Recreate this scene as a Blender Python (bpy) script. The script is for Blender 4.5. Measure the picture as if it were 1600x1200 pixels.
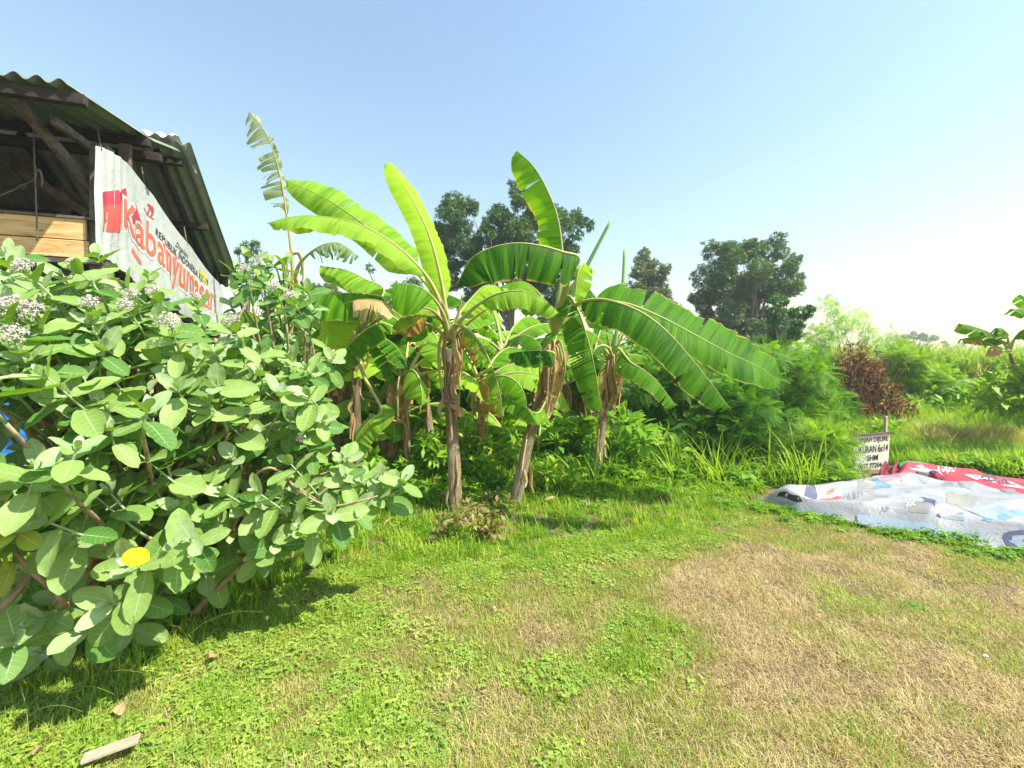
import bpy, bmesh, math, random
import numpy as np
from mathutils import Vector, Matrix, Euler, noise
random.seed(7); np.random.seed(7)
for _o in list(bpy.data.objects): bpy.data.objects.remove(_o)
SC = bpy.context.scene
COL = SC.collection
# ---------------------------------------------------------------- camera
F = 671.0; HOR = 580.0; EYE = 1.6          # focal length in photo pixels, horizon row, eye height
cam = bpy.data.cameras.new('camera'); camo = bpy.data.objects.new('camera', cam); COL.objects.link(camo)
cam.sensor_width = 36.0; cam.lens = 36.0 * F / 1600.0; cam.shift_y = (HOR - 600.0) / 1600.0
cam.clip_start = 0.05; cam.clip_end = 2000
camo.location = (0, 0, EYE); camo.rotation_euler = (math.radians(90), 0, 0)
SC.camera = camo
# ---------------------------------------------------------------- light
SUN_DIR = Vector((0.80, -0.34, 1.15)).normalized()      # towards the sun
ELEV = math.asin(SUN_DIR.z); AZ = math.atan2(SUN_DIR.x, SUN_DIR.y)
world = bpy.data.worlds.new('World'); SC.world = world; world.use_nodes = True
wn = world.node_tree; wn.nodes.clear()
sky = wn.nodes.new('ShaderNodeTexSky'); sky.sky_type = 'NISHITA'; sky.sun_disc = False
sky.sun_elevation = ELEV; sky.sun_rotation = AZ
sky.air_density = 2.1; sky.dust_density = 0.5; sky.ozone_density = 2.6; sky.altitude = 50
bg = wn.nodes.new('ShaderNodeBackground'); bg.inputs[1].default_value = 0.106
wo = wn.nodes.new('ShaderNodeOutputWorld')
wn.links.new(sky.outputs[0], bg.inputs[0]); wn.links.new(bg.outputs[0], wo.inputs[0])
sl = bpy.data.lights.new('sun', 'SUN'); sl.energy = 4.5; sl.angle = math.radians(0.6); sl.color = (1.0, 0.93, 0.80)
so = bpy.data.objects.new('sun', sl); COL.objects.link(so)
so.rotation_euler = SUN_DIR.to_track_quat('Z', 'Y').to_euler()
SC.view_settings.view_transform = 'Standard'; SC.view_settings.look = 'None'
SC.view_settings.gamma = 1.0; SC.view_settings.use_curve_mapping = False
SC.view_settings.exposure = 1.1
SC.cycles.max_bounces = 8; SC.cycles.transparent_max_bounces = 6; SC.cycles.transmission_bounces = 6
SC.cycles.diffuse_bounces = 4

# ---------------------------------------------------------------- helpers
def ss(a, b, x):
    t = min(1.0, max(0.0, (x - a) / (b - a))); return t * t * (3 - 2 * t)
def P(px, py, Y):
    return Vector(((px - 800.0) / F * Y, Y, EYE + (HOR - py) / F * Y))
def H(x, y):                                # ground height
    h = 0.80 * ss(7.2, 12.5, y) * ss(2.0, 5.5, x) + 0.04 * noise.noise((x * .5, y * .5, 3.1))
    h += 0.07 * ss(5.2, 6.6, y) * (1 - ss(1.0, 3.5, x)) * ss(-4, -1, x)
    h += 0.012 * noise.noise((x * 3, y * 3, 1.0))
    return h
def G(px, py):                              # pixel on the ground -> world x, y
    Y = EYE * F / (py - HOR); return (px - 800) / F * Y, Y
R = random.random
def U(a, b): return a + (b - a) * random.random()

def tagp(o, label=None, cat=None, group=None, kind=None):
    if label: o['label'] = label
    if cat: o['category'] = cat
    if group: o['group'] = group
    if kind: o['kind'] = kind
    return o
def thing(name, loc, label, cat, group=None):
    o = bpy.data.objects.new(name, None); o.empty_display_size = .1
    o.location = loc; COL.objects.link(o)
    return tagp(o, label, cat, group)
def setmesh(me, V, Fq, UV=None, rnd=None, smooth=True):
    """V (n,3), Fq (m,k) equal-size faces, UV per vertex (n,2), rnd per vertex"""
    V = np.asarray(V, dtype=np.float32); Fq = np.asarray(Fq, dtype=np.int32)
    m, k = Fq.shape
    me.vertices.add(len(V)); me.vertices.foreach_set('co', V.ravel())
    me.loops.add(m * k); me.loops.foreach_set('vertex_index', Fq.ravel())
    me.polygons.add(m)
    me.polygons.foreach_set('loop_start', np.arange(0, m * k, k, dtype=np.int32))
    try: me.polygons.foreach_set('loop_total', np.full(m, k, dtype=np.int32))
    except Exception: pass
    me.polygons.foreach_set('use_smooth', np.full(m, smooth, dtype=bool))
    if UV is not None:
        uv = me.uv_layers.new(name='UVMap')
        uv.data.foreach_set('uv', np.asarray(UV, dtype=np.float32)[Fq.ravel()].ravel())
    if rnd is not None:
        a = me.attributes.new('rnd', 'FLOAT', 'POINT'); a.data.foreach_set('value', np.asarray(rnd, dtype=np.float32))
    me.update(calc_edges=True); me.validate()
    return me
def nobj(name, me, parent=None, loc=None):
    o = bpy.data.objects.new(name, me); COL.objects.link(o)
    if parent is not None: o.parent = parent
    if loc is not None: o.location = loc
    return o
def abspos(o):
    v = Vector(o.location)
    while o.parent is not None:
        o = o.parent; v = v + Vector(o.location)
    return v
def part(name, V, Fq, mat, root=None, UV=None, rnd=None, smooth=True, label=None, kind=None):
    """mesh given in world coordinates, stored relative to its (unrotated) parent"""
    V = np.asarray(V, dtype=np.float32)
    if root is not None: V = V - np.array(abspos(root), dtype=np.float32)
    me = bpy.data.meshes.new(name); setmesh(me, V, Fq, UV, rnd, smooth); me.materials.append(mat)
    o = nobj(name, me, root)
    if label: o['label'] = label
    if kind: o['kind'] = kind
    return o
class MB:                                   # small polygon collector (mixed faces)
    def __init__(s): s.v = []; s.f = []
    def box(s, c, ax, ay, az):              # centre and three half-axis vectors
        c, ax, ay, az = map(Vector, (c, ax, ay, az)); n = len(s.v)
        for k in (-1, 1):
            for j in (-1, 1):
                for i in (-1, 1): s.v.append(tuple(c + ax * i + ay * j + az * k))
        for q in ((0,2,3,1),(4,5,7,6),(0,1,5,4),(2,6,7,3),(0,4,6,2),(1,3,7,5)): s.f.append(tuple(n + i for i in q))
        return s
    def beam(s, a, b, w, h, up=(0, 0, 1)):
        a, b = Vector(a), Vector(b); t = (b - a).normalized(); sd = t.cross(Vector(up))
        if sd.length < 1e-3: sd = t.cross(Vector((1, 0, 0)))
        sd.normalize(); u = sd.cross(t)
        return s.box((a + b) / 2, (b - a) / 2, sd * w / 2, u * h / 2)
    def build(s, name, mat, root=None, bevel=0.0, smooth=False, label=None, kind=None):
        off = abspos(root) if root is not None else Vector((0, 0, 0))
        me = bpy.data.meshes.new(name); me.from_pydata([tuple(Vector(v) - off) for v in s.v], [], s.f)
        me.materials.append(mat)
        if bevel:
            bm = bmesh.new(); bm.from_mesh(me)
            bmesh.ops.bevel(bm, geom=bm.edges[:], offset=bevel, segments=1, affect='EDGES'); bm.to_mesh(me); bm.free()
        for p in me.polygons: p.use_smooth = smooth
        o = nobj(name, me, root)
        if label: o['label'] = label
        if kind: o['kind'] = kind
        return o
def catmull(pts, n, ts=None):
    pts = [Vector(p) for p in pts]; k = len(pts) - 1; out = []
    ts = ts if ts is not None else [i / (n - 1) for i in range(n)]
    for t in ts:
        x = t * k; i = min(k - 1, int(x)); f = x - i
        p0 = pts[i - 1] if i > 0 else pts[0] * 2 - pts[1]
        p1, p2 = pts[i], pts[i + 1]
        p3 = pts[i + 2] if i + 2 <= k else pts[k] * 2 - pts[k - 1]
        out.append(0.5 * ((2 * p1) + (p2 - p0) * f + (2 * p0 - 5 * p1 + 4 * p2 - p3) * f * f + (3 * p1 - p0 - 3 * p2 + p3) * f ** 3))
    return out
def frames(C):
    T = []
    for i in range(len(C)):
        a = C[max(0, i - 1)]; b = C[min(len(C) - 1, i + 1)]; t = (b - a)
        T.append(t.normalized() if t.length > 1e-9 else Vector((0, 0, 1)))
    return T
def tube(C, rad, seg=8, fn=None, cap=True):
    """quads along centreline C with radii rad; returns V,F,UV (u around, v metres along)"""
    T = frames(C); V = []; UV = []; Fq = []
    ref = Vector((0.3, -1, 0.1)); d = 0
    if abs(T[0].dot(ref.normalized())) > .9: ref = Vector((1, 0, .2))
    for i, c in enumerate(C):
        t = T[i]; s = t.cross(ref).normalized(); u = s.cross(t); ref = u
        if i: d += (C[i] - C[i - 1]).length
        for j in range(seg):
            a = 2 * math.pi * j / seg; r = rad[i] * (fn(i, j, a) if fn else 1)
            V.append(c + (s * math.cos(a) + u * math.sin(a)) * r); UV.append((j / seg, d))
    n = len(C)
    for i in range(n - 1):
        for j in range(seg):
            j2 = (j + 1) % seg
            Fq.append((i * seg + j, i * seg + j2, (i + 1) * seg + j2, (i + 1) * seg + j))
    if cap and seg % 2 == 0:
        for base, inv in ((0, True), ((n - 1) * seg, False)):
            for j in range(seg // 2 - 1):
                q = (base + j, base + j + 1, base + seg - j - 2, base + seg - j - 1)
                Fq.append(q[::-1] if inv else q)
    return [tuple(v) for v in V], Fq, UV
def tubes(items, seg=5):
    VV, FF, UU, n = [], [], [], 0
    for C, rad in items:
        v, f, u = tube(C, rad, seg, cap=(seg % 2 == 0)); VV += v; UU += u; FF += [tuple(i + n for i in q) for q in f]; n += len(v)
    return VV, FF, UU

# ---------------------------------------------------------------- materials
MATS = {}
class NT:
    def __init__(s, name):
        s.m = bpy.data.materials.new(name); s.m.use_nodes = True; s.t = s.m.node_tree; s.t.nodes.clear()
        s.out = s.n('ShaderNodeOutputMaterial')
    def n(s, ty, **kw):
        x = s.t.nodes.new(ty)
        for k, v in kw.items():
            if k.startswith('i_'):
                key = k[2:]
                key = int(key) if key.isdigit() else key.replace('_', ' ')
                x.inputs[key].default_value = v
            else: setattr(x, k, v)
        return x
    def l(s, a, b): s.t.links.new(a, b)
    def math(s, op, a, b=None, c=None, clamp=False):
        x = s.n('ShaderNodeMath', operation=op); x.use_clamp = clamp
        for i, v in enumerate((a, b, c)):
            if v is None: continue
            if isinstance(v, (int, float)): x.inputs[i].default_value = v
            else: s.l(v, x.inputs[i])
        return x.outputs[0]
    def mix(s, f, a, b, mode='MIX'):
        x = s.n('ShaderNodeMix', data_type='RGBA', blend_type=mode)
        for i, v in ((0, f), (6, a), (7, b)):
            if isinstance(v, (int, float)): x.inputs[i].default_value = v
            elif isinstance(v, tuple): x.inputs[i].default_value = (v + (1,))[:4]
            else: s.l(v, x.inputs[i])
        return x.outputs[2]
    def noise(s, vec, scale, detail=4, rough=.6, out=0, dist=0):
        x = s.n('ShaderNodeTexNoise', i_Scale=scale, i_Detail=detail, i_Roughness=rough, i_Distortion=dist)
        if vec is not None: s.l(vec, x.inputs['Vector'])
        return x.outputs[out]
    def ramp(s, f, stops, interp='LINEAR'):
        x = s.n('ShaderNodeValToRGB'); cr = x.color_ramp; cr.interpolation = interp
        while len(cr.elements) < len(stops): cr.elements.new(.5)
        for e, (p, c) in zip(cr.elements, stops):
            e.position = p; e.color = (c + (1,))[:4] if isinstance(c, tuple) else (c, c, c, 1)
        s.l(f, x.inputs[0]); return x.outputs[0]
    def mapping(s, vec, scale):
        x = s.n('ShaderNodeMapping'); x.inputs['Scale'].default_value = scale; s.l(vec, x.inputs[0]); return x.outputs[0]
    def bump(s, h, st=.3, d=.01):
        x = s.n('ShaderNodeBump', i_Strength=st, i_Distance=d); s.l(h, x.inputs['Height']); return x.outputs[0]
    def principled(s, col, rough=.6, spec=.3, normal=None, **kw):
        x = s.n('ShaderNodeBsdfPrincipled')
        if isinstance(col, tuple): x.inputs['Base Color'].default_value = (col + (1,))[:4]
        else: s.l(col, x.inputs['Base Color'])
        if isinstance(rough, (int, float)): x.inputs['Roughness'].default_value = rough
        else: s.l(rough, x.inputs['Roughness'])
        x.inputs['Specular IOR Level'].default_value = spec
        for k, v in kw.items(): x.inputs[k.replace('_', ' ')].default_value = v
        if normal is not None: s.l(normal, x.inputs['Normal'])
        return x.outputs[0]
    def done(s, sh): s.l(sh, s.out.inputs[0]); MATS[s.m.name] = s.m; return s.m
    def leaf(s, col, tcol, tl, rough=.5, spec=.3, normal=None):
        p = s.principled(col, rough, spec, normal)
        t = s.n('ShaderNodeBsdfTranslucent')
        if isinstance(tcol, tuple): t.inputs[0].default_value = (tcol + (1,))[:4]
        else: s.l(tcol, t.inputs[0])
        if normal is not None: s.l(normal, t.inputs['Normal'])
        m = s.n('ShaderNodeMixShader', i_0=tl); s.l(p, m.inputs[1]); s.l(t.outputs[0], m.inputs[2])
        return s.done(m.outputs[0])

def rndval(t):                              # per-leaf (merged), per-instance and per-object variation together
    a = t.n('ShaderNodeAttribute', attribute_name='rnd'); b = t.n('ShaderNodeObjectInfo')
    x = t.math('ADD', a.outputs['Fac'], b.outputs['Random']); return t.math('FRACT', x)

def foliage_mat(name, c0, c1, c2=None, tl=.35, rough=.5, spec=.3, tboost=(1.5, 1.45, .6), odd=.0, oddc=(.4, .3, .08), patch=0):
    t = NT(name); r = rndval(t)
    col = t.mix(r, c0, c1)
    if c2 is not None:
        g = t.n('ShaderNodeNewGeometry'); nz = t.noise(g.outputs['Position'], patch or 1.2, 3)
        col = t.mix(t.ramp(nz, [(.42, 0.0), (.6, 1.0)]), col, c2)
    if odd > 0:
        f = t.math('GREATER_THAN', t.math('FRACT', t.math('MULTIPLY', r, 7.31)), 1 - odd); col = t.mix(f, col, oddc)
    tc = t.mix(1.0, col, tboost, 'MULTIPLY')
    return t.leaf(col, tc, tl, rough, spec)

def banana_mat(name, base, light, edge=(.50, .42, .10), tl=.42, brown=0.0, rough=.5):
    t = NT(name)
    uv = t.n('ShaderNodeUVMap'); sx = t.n('ShaderNodeSeparateXYZ'); t.l(uv.outputs[0], sx.inputs[0])
    u, v = sx.outputs[0], sx.outputs[1]
    r = rndval(t)
    av = t.math('ABSOLUTE', v)
    uu = t.math('SUBTRACT', u, t.math('MULTIPLY', av, .04))
    fine = t.math('SINE', t.math('MULTIPLY', uu, 420.0))
    cb = t.n('ShaderNodeCombineXYZ'); t.l(uu, cb.inputs[0]); t.l(t.math('MULTIPLY', v, .018), cb.inputs[1])
    t.l(t.math('MULTIPLY', r, 13.0), cb.inputs[2])
    pleat_shade = t.noise(cb.outputs[0], 9.0, 4, .7)  # light and shade of the pleats, put into the blade colour as bands
    mid = t.noise(cb.outputs[0], 60.0, 2, .6)
    f = t.math('ADD', t.math('MULTIPLY', pleat_shade, 1.2), t.math('MULTIPLY', mid, .6))
    f = t.math('ADD', f, t.math('MULTIPLY', fine, .07))
    f = t.math('ADD', f, t.math('MULTIPLY', t.math('SUBTRACT', r, .5), .3))
    f = t.ramp(f, [(.68, 0.0), (1.08, 1.0)])
    col = t.mix(f, base, light)
    g = t.n('ShaderNodeNewGeometry')
    bl = t.noise(g.outputs['Position'], 7.0, 5, .7)
    e = t.math('ADD', av, t.math('MULTIPLY', t.math('SUBTRACT', bl, .5), .26))
    col = t.mix(t.ramp(e, [(.965, 0.0), (1.03, .9)]), col, (.30, .17, .06))
    col = t.mix(t.ramp(e, [(.94, 0.0), (.99, .7)]), col, edge)
    spots = t.math('GREATER_THAN', t.noise(g.outputs['Position'], 55.0, 2, .5), .74)
    col = t.mix(t.math('MULTIPLY', spots, .5), col, (.28, .2, .05))
    if brown > 0:
        bb = t.math('ADD', t.math('MULTIPLY', av, .5), bl)
        col = t.mix(t.ramp(bb, [(1.05 - brown * .6, 0.0), (1.12 - brown * .5, 1.0)]), col, (.30, .17, .05))
        col = t.mix(t.ramp(bb, [(1.0 - brown * .6, 0.0), (1.03 - brown * .58, 1.0), (1.1 - brown * .55, 0.0)]), col, (.55, .42, .05))
    h = t.math('ADD', t.math('MULTIPLY', fine, .5), t.math('MULTIPLY', mid, 2.0))
    nb = t.bump(h, .35, .003)
    tc = t.mix(1.0, col, (1.75, 1.6, .2), 'MULTIPLY')
    return t.leaf(col, tc, tl, rough, .07, nb)

def simple_mat(name, c0, c1, scale=8, rough=.7, spec=.25, stretch=(1, 1, 1), bump=.2, c2=None, detail=6, metallic=0):
    t = NT(name); tc = t.n('ShaderNodeTexCoord')
    v = t.mapping(tc.outputs['Object'], stretch); n1 = t.noise(v, scale, detail, .65)
    col = t.mix(t.ramp(n1, [(.35, 0.0), (.65, 1.0)]), c0, c1)
    if c2 is not None:
        n2 = t.noise(v, scale * .37, 4, .6); col = t.mix(t.ramp(n2, [(.5, 0.0), (.68, 1.0)]), col, c2)
    return t.done(t.principled(col, rough, spec, t.bump(n1, bump, .01), Metallic=metallic))

banana_mat('banana_green', (.022, .095, .003), (.085, .235, .008), tl=.36)
banana_mat('banana_mid', (.055, .19, .006), (.18, .39, .014), tl=.45)
banana_mat('banana_young', (.27, .47, .022), (.38, .60, .05), edge=(.5, .6, .1), tl=.5)  # young leaf green, with the glow of sun through the blade put into the colour
banana_mat('banana_pale', (.13, .31, .018), (.30, .50, .06), tl=.45)
banana_mat('banana_sick', (.10, .22, .012), (.24, .38, .03), tl=.4, brown=.42)
banana_mat('banana_bleached', (.17, .27, .13), (.38, .45, .27), edge=(.4, .38, .25), tl=.3)
foliage_mat('banana_spear', (.25, .42, .14), (.28, .46, .17), tl=.25)
foliage_mat('petiole', (.36, .42, .10), (.52, .48, .20), tl=.15, rough=.4)
foliage_mat('petiole_brown', (.42, .36, .15), (.36, .22, .09), tl=.08, rough=.6)
foliage_mat('dead_leaf', (.40, .25, .11), (.58, .42, .23), tl=.25, rough=.8)

def stem_mat():
    t = NT('pseudostem'); uv = t.n('ShaderNodeUVMap'); r = t.n('ShaderNodeObjectInfo').outputs['Random']
    m = t.mapping(uv.outputs[0], (9, 1.6, 1)); cb = t.n('ShaderNodeVectorMath', operation='ADD')
    t.l(m, cb.inputs[0]); c3 = t.n('ShaderNodeCombineXYZ'); t.l(t.math('MULTIPLY', r, 31), c3.inputs[2]); t.l(c3.outputs[0], cb.inputs[1])
    v = cb.outputs[0]
    a = t.noise(v, 2.2, 6, .75); b = t.noise(v, .7, 4, .6); c = t.noise(t.mapping(v, (3, 1, 1)), 5, 4, .6)
    col = t.ramp(a, [(.28, (.06, .04, .03)), (.38, (.26, .17, .09)), (.47, (.50, .38, .23)), (.57, (.66, .59, .44)), (.74, (.38, .36, .28))])
    col = t.mix(t.ramp(b, [(.54, 0.0), (.64, .7)]), col, (.52, .27, .06))
    col = t.mix(t.ramp(c, [(.62, 0.0), (.7, .7)]), col, (.07, .04, .025))
    sv = t.n('ShaderNodeSeparateXYZ'); t.l(uv.outputs[0], sv.inputs[0])
    up_ = t.math('ADD', sv.outputs[1], t.math('MULTIPLY', t.math('SUBTRACT', a, .5), 1.6))
    col = t.mix(t.ramp(up_, [(.9, 0.0), (1.5, .5)]), col, (.13, .075, .04))       # old brown fibre clings to the upper stem
    return t.done(t.principled(col, .7, .25, t.bump(t.math('ADD', a, c), 1.0, .04)))
stem_mat()

def calo_mat(name, c0, c1, vein, tl=.3, old=0.0):
    t = NT(name); uv = t.n('ShaderNodeUVMap'); sx = t.n('ShaderNodeSeparateXYZ'); t.l(uv.outputs[0], sx.inputs[0])
    u, v = sx.outputs[0], sx.outputs[1]; av = t.math('ABSOLUTE', v); r = rndval(t)
    col = t.mix(r, c0, c1)
    g = t.n('ShaderNodeNewGeometry'); nz = t.noise(g.outputs['Position'], 22, 4, .6)
    col = t.mix(t.math('MULTIPLY', nz, .45), col, tuple(x * .72 for x in c0))
    if old: col = t.mix(t.ramp(nz, [(.55, 0.0), (.8, old)]), col, (.45, .42, .08))
    sp = t.noise(g.outputs['Position'], 95, 2, .5); col = t.mix(t.ramp(sp, [(.70, 0.0), (.74, .55)]), col, (.20, .14, .05))
    # side veins: lines running forward from the midrib
    w = t.math('FRACT', t.math('MULTIPLY', t.math('SUBTRACT', u, t.math('MULTIPLY', t.math('POWER', av, 1.5), .16)), 7.5))
    line = t.math('LESS_THAN', t.math('ABSOLUTE', t.math('SUBTRACT', w, .5)), t.math('SUBTRACT', .062, t.math('MULTIPLY', av, .04)))
    midr = t.math('LESS_THAN', av, t.math('SUBTRACT', .075, t.math('MULTIPLY', u, .06)))
    vf = t.math('MAXIMUM', t.math('MULTIPLY', line, .55), t.math('MULTIPLY', midr, .9))
    col = t.mix(vf, col, vein)
    col = t.mix(t.math('MULTIPLY', g.outputs['Backfacing'], .7), col, (.20, .36, .03))
    nb = t.bump(t.math('SUBTRACT', t.math('MULTIPLY', nz, .4), vf), .35, .004)
    tc = t.mix(1.0, col, (1.35, 1.5, .12), 'MULTIPLY')
    return t.leaf(col, tc, tl, .5, .22, nb)
calo_mat('milkweed_leaf', (.21, .35, .075), (.36, .50, .165), (.42, .55, .27))
calo_mat('milkweed_deep', (.085, .22, .04), (.18, .32, .075), (.32, .44, .20))
calo_mat('milkweed_pale', (.31, .44, .19), (.42, .54, .28), (.48, .58, .38), tl=.25)
calo_mat('milkweed_bud', (.42, .52, .36), (.52, .60, .46), (.6, .66, .55), tl=.2)
calo_mat('milkweed_yellowing', (.30, .42, .06), (.50, .52, .05), (.55, .6, .2), old=.8)
calo_mat('milkweed_yellow', (.78, .58, .01), (.82, .62, .02), (.85, .72, .15), tl=.3)
simple_mat('milkweed_bark', (.26, .20, .12), (.42, .34, .21), 30, .8, stretch=(1, 1, .4), bump=.5, c2=(.2, .13, .08))
foliage_mat('milkweed_stalk', (.28, .38, .18), (.36, .44, .26), tl=.05)
foliage_mat('petal', (.62, .50, .54), (.76, .70, .66), tl=.2, tboost=(1, .9, .95))
foliage_mat('flower_crown', (.48, .34, .44), (.72, .66, .62), tl=.05, tboost=(1, .9, .95))

foliage_mat('lawn_green', (.20, .31, .04), (.46, .52, .10), tl=.35, odd=.22, oddc=(.46, .38, .14))
foliage_mat('lawn_dry', (.52, .41, .20), (.66, .56, .30), tl=.25, rough=.7, odd=.3, oddc=(.33, .24, .11))
foliage_mat('lawn_lush', (.19, .35, .025), (.38, .50, .05), tl=.42)
foliage_mat('clover', (.20, .35, .05), (.38, .49, .09), tl=.3, odd=.03, oddc=(.36, .38, .10))
foliage_mat('weed_grass', (.12, .29, .015), (.36, .52, .04), tl=.42, odd=.06, oddc=(.45, .38, .12))
foliage_mat('weed_shaded', (.06, .21, .012), (.15, .34, .02), tl=.35)  # shaded copy of the leafy weed green, shade put into the colour
foliage_mat('weed_leaf', (.11, .28, .018), (.27, .46, .04), tl=.4)
foliage_mat('weed_brown', (.12, .20, .03), (.30, .26, .08), tl=.3, odd=.3, oddc=(.28, .17, .07))
foliage_mat('field_grass', (.24, .42, .03), (.40, .56, .06), tl=.4)
foliage_mat('cane_leaf', (.22, .38, .05), (.42, .54, .13), tl=.4, odd=.10, oddc=(.5, .42, .2))
foliage_mat('feather_leaf', (.07, .21, .012), (.24, .44, .03), tl=.42)
foliage_mat('feather_mid', (.04, .15, .012), (.16, .35, .03), tl=.4)
foliage_mat('feather_yellow', (.12, .29, .015), (.34, .50, .05), tl=.45)
foliage_mat('feather_pale', (.26, .44, .12), (.36, .52, .2), tl=.45)
foliage_mat('tree_leaf', (.022, .09, .016), (.07, .18, .03), c2=(.10, .20, .035), patch=.9, tl=.22, spec=.4, rough=.45, odd=.02, oddc=(.2, .22, .06))
foliage_mat('tree_leaf_light', (.07, .14, .03), (.13, .20, .045), c2=(.16, .19, .05), patch=.8, tl=.25, spec=.4)
foliage_mat('tree_leaf_olive', (.028, .10, .018), (.08, .18, .03), c2=(.11, .19, .04), patch=.7, tl=.22, spec=.4, rough=.45, odd=.03, oddc=(.24, .2, .08))
foliage_mat('hazed_leaf', (.20, .30, .14), (.26, .36, .18), tl=.2)  # distance haze is put into this pale leaf colour
foliage_mat('dried_vine', (.11, .055, .024), (.27, .145, .06), tl=.15, rough=.85, odd=.2, oddc=(.45, .30, .14))
simple_mat('tree_bark', (.16, .12, .09), (.30, .25, .19), 12, .9, bump=.6)
simple_mat('pale_wood', (.34, .27, .20), (.48, .40, .30), 14, .8)
simple_mat('twig', (.24, .17, .10), (.36, .27, .17), 30, .8)
simple_mat('old_wood', (.09, .078, .062), (.19, .165, .13), 9, .8, stretch=(2, 2, 2), bump=.4, c2=(.08, .065, .05))
simple_mat('shaded_wood', (.022, .018, .015), (.055, .044, .034), 7, .75, stretch=(3, 3, 3), bump=.4)  # unlit look under the roof is put into this dark wood colour
simple_mat('grey_sheet', (.20, .23, .24), (.30, .33, .33), 5, .7)
simple_mat('wire', (.10, .09, .08), (.18, .15, .12), 40, .5)

def plank_mat():
    t = NT('raw_plank'); tc = t.n('ShaderNodeTexCoord'); r = t.n('ShaderNodeObjectInfo').outputs['Random']
    v = t.n('ShaderNodeVectorMath', operation='ADD'); c3 = t.n('ShaderNodeCombineXYZ'); t.l(t.math('MULTIPLY', r, 9), c3.inputs[2])
    t.l(tc.outputs['Object'], v.inputs[0]); t.l(c3.outputs[0], v.inputs[1])
    m = t.mapping(v.outputs[0], (1.0, 1.0, 9)); a = t.noise(m, 3.2, 6, .6, dist=.6)
    b = t.noise(t.mapping(v.outputs[0], (4, 4, 14)), 2, 3, .5)
    col = t.ramp(a, [(.3, (.42, .25, .09)), (.5, (.66, .45, .20)), (.7, (.76, .56, .29))])
    vo = t.n('ShaderNodeTexVoronoi', i_Scale=4.2); t.l(t.mapping(v.outputs[0], (1, 1, 2.2)), vo.inputs['Vector'])
    col = t.mix(t.ramp(vo.outputs['Distance'], [(.03, .9), (.12, 0.0)]), col, (.25, .10, .04))
    col = t.mix(t.ramp(b, [(.66, 0.0), (.7, .7)]), col, (.16, .09, .04))
    return t.done(t.principled(col, .7, .2, t.bump(a, .3, .004)))
plank_mat()

def roof_mat():
    t = NT('roof_cement'); g = t.n('ShaderNodeNewGeometry')
    a = t.noise(g.outputs['Position'], 2.0, 6, .7); b = t.noise(g.outputs['Position'], 30.0, 4, .7)
    col = t.ramp(a, [(.3, (.12, .15, .13)), (.5, (.20, .235, .20)), (.7, (.29, .32, .26))])
    col = t.mix(t.ramp(b, [(.5, 0.0), (.7, .4)]), col, (.08, .10, .08))
    return t.done(t.principled(col, .85, .2, t.bump(b, .3, .006)))
roof_mat()
simple_mat('ridge_white', (.55, .55, .52), (.72, .71, .68), 14, .8, bump=.4, c2=(.35, .32, .28))

def cloth_mat(name, col, tl=.2, rough=.45, wr=26, spec=.35, tint=None, bs=.5):
    t = NT(name); g = t.n('ShaderNodeNewGeometry'); a = t.noise(g.outputs['Position'], wr, 5, .65, dist=.5)
    c = t.mix(t.ramp(t.noise(g.outputs['Position'], 5, 4, .6), [(.4, 0.0), (.75, .5)]), col, tuple(x * .78 for x in col))
    if tint is not None:
        vo = t.n('ShaderNodeTexVoronoi', i_Scale=1.25); vo.feature = 'F1'
        t.l(t.mapping(g.outputs['Position'], (1, 1.5, .2)), vo.inputs['Vector'])
        sp = t.n('ShaderNodeSeparateColor'); t.l(vo.outputs['Color'], sp.inputs[0])
        c = t.mix(t.math('MULTIPLY', t.math('GREATER_THAN', sp.outputs[0], .62), .55), c, tint)
    p = t.principled(c, rough, spec, t.bump(a, bs, .03)); tr = t.n('ShaderNodeBsdfTranslucent'); t.l(c, tr.inputs[0])
    m = t.n('ShaderNodeMixShader', i_0=tl); t.l(p, m.inputs[1]); t.l(tr.outputs[0], m.inputs[2]); return t.done(m.outputs[0])
cloth_mat('banner_white', (.57, .61, .58), wr=7, bs=.45); cloth_mat('tarp_white', (.36, .36, .375), .05, .30, 5, .5, tint=(.29, .295, .31), bs=.6)
cloth_mat('tarp_red', (.62, .06, .09), .1); cloth_mat('tarp_green', (.10, .42, .26), .1); cloth_mat('tarp_darkred', (.20, .02, .03), .1)
cloth_mat('tarp_blue', (.03, .20, .62), .15)
for nm, c in (('ink_red', (.58, .10, .08)), ('ink_darkred', (.50, .05, .08)), ('ink_orange', (.62, .15, .09)), ('ink_black', (.03, .03, .03)), ('ink_grey', (.26, .26, .28)),
              ('ink_white', (.66, .66, .64)), ('ink_blue', (.13, .26, .36)), ('ink_navy', (.09, .10, .17)), ('ink_slate', (.20, .25, .27)), ('ink_pink', (.52, .20, .25)),
              ('ink_yellow', (.62, .58, .12)), ('ink_paleblue', (.25, .32, .40)), ('ink_beige', (.30, .29, .265))):
    simple_mat(nm, c, tuple(x * .85 for x in c), 6, .5, .3, bump=.05)
simple_mat('sign_white', (.78, .78, .70), (.68, .68, .56), 7, .6, bump=.1, c2=(.50, .55, .25))
M = MATS
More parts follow.
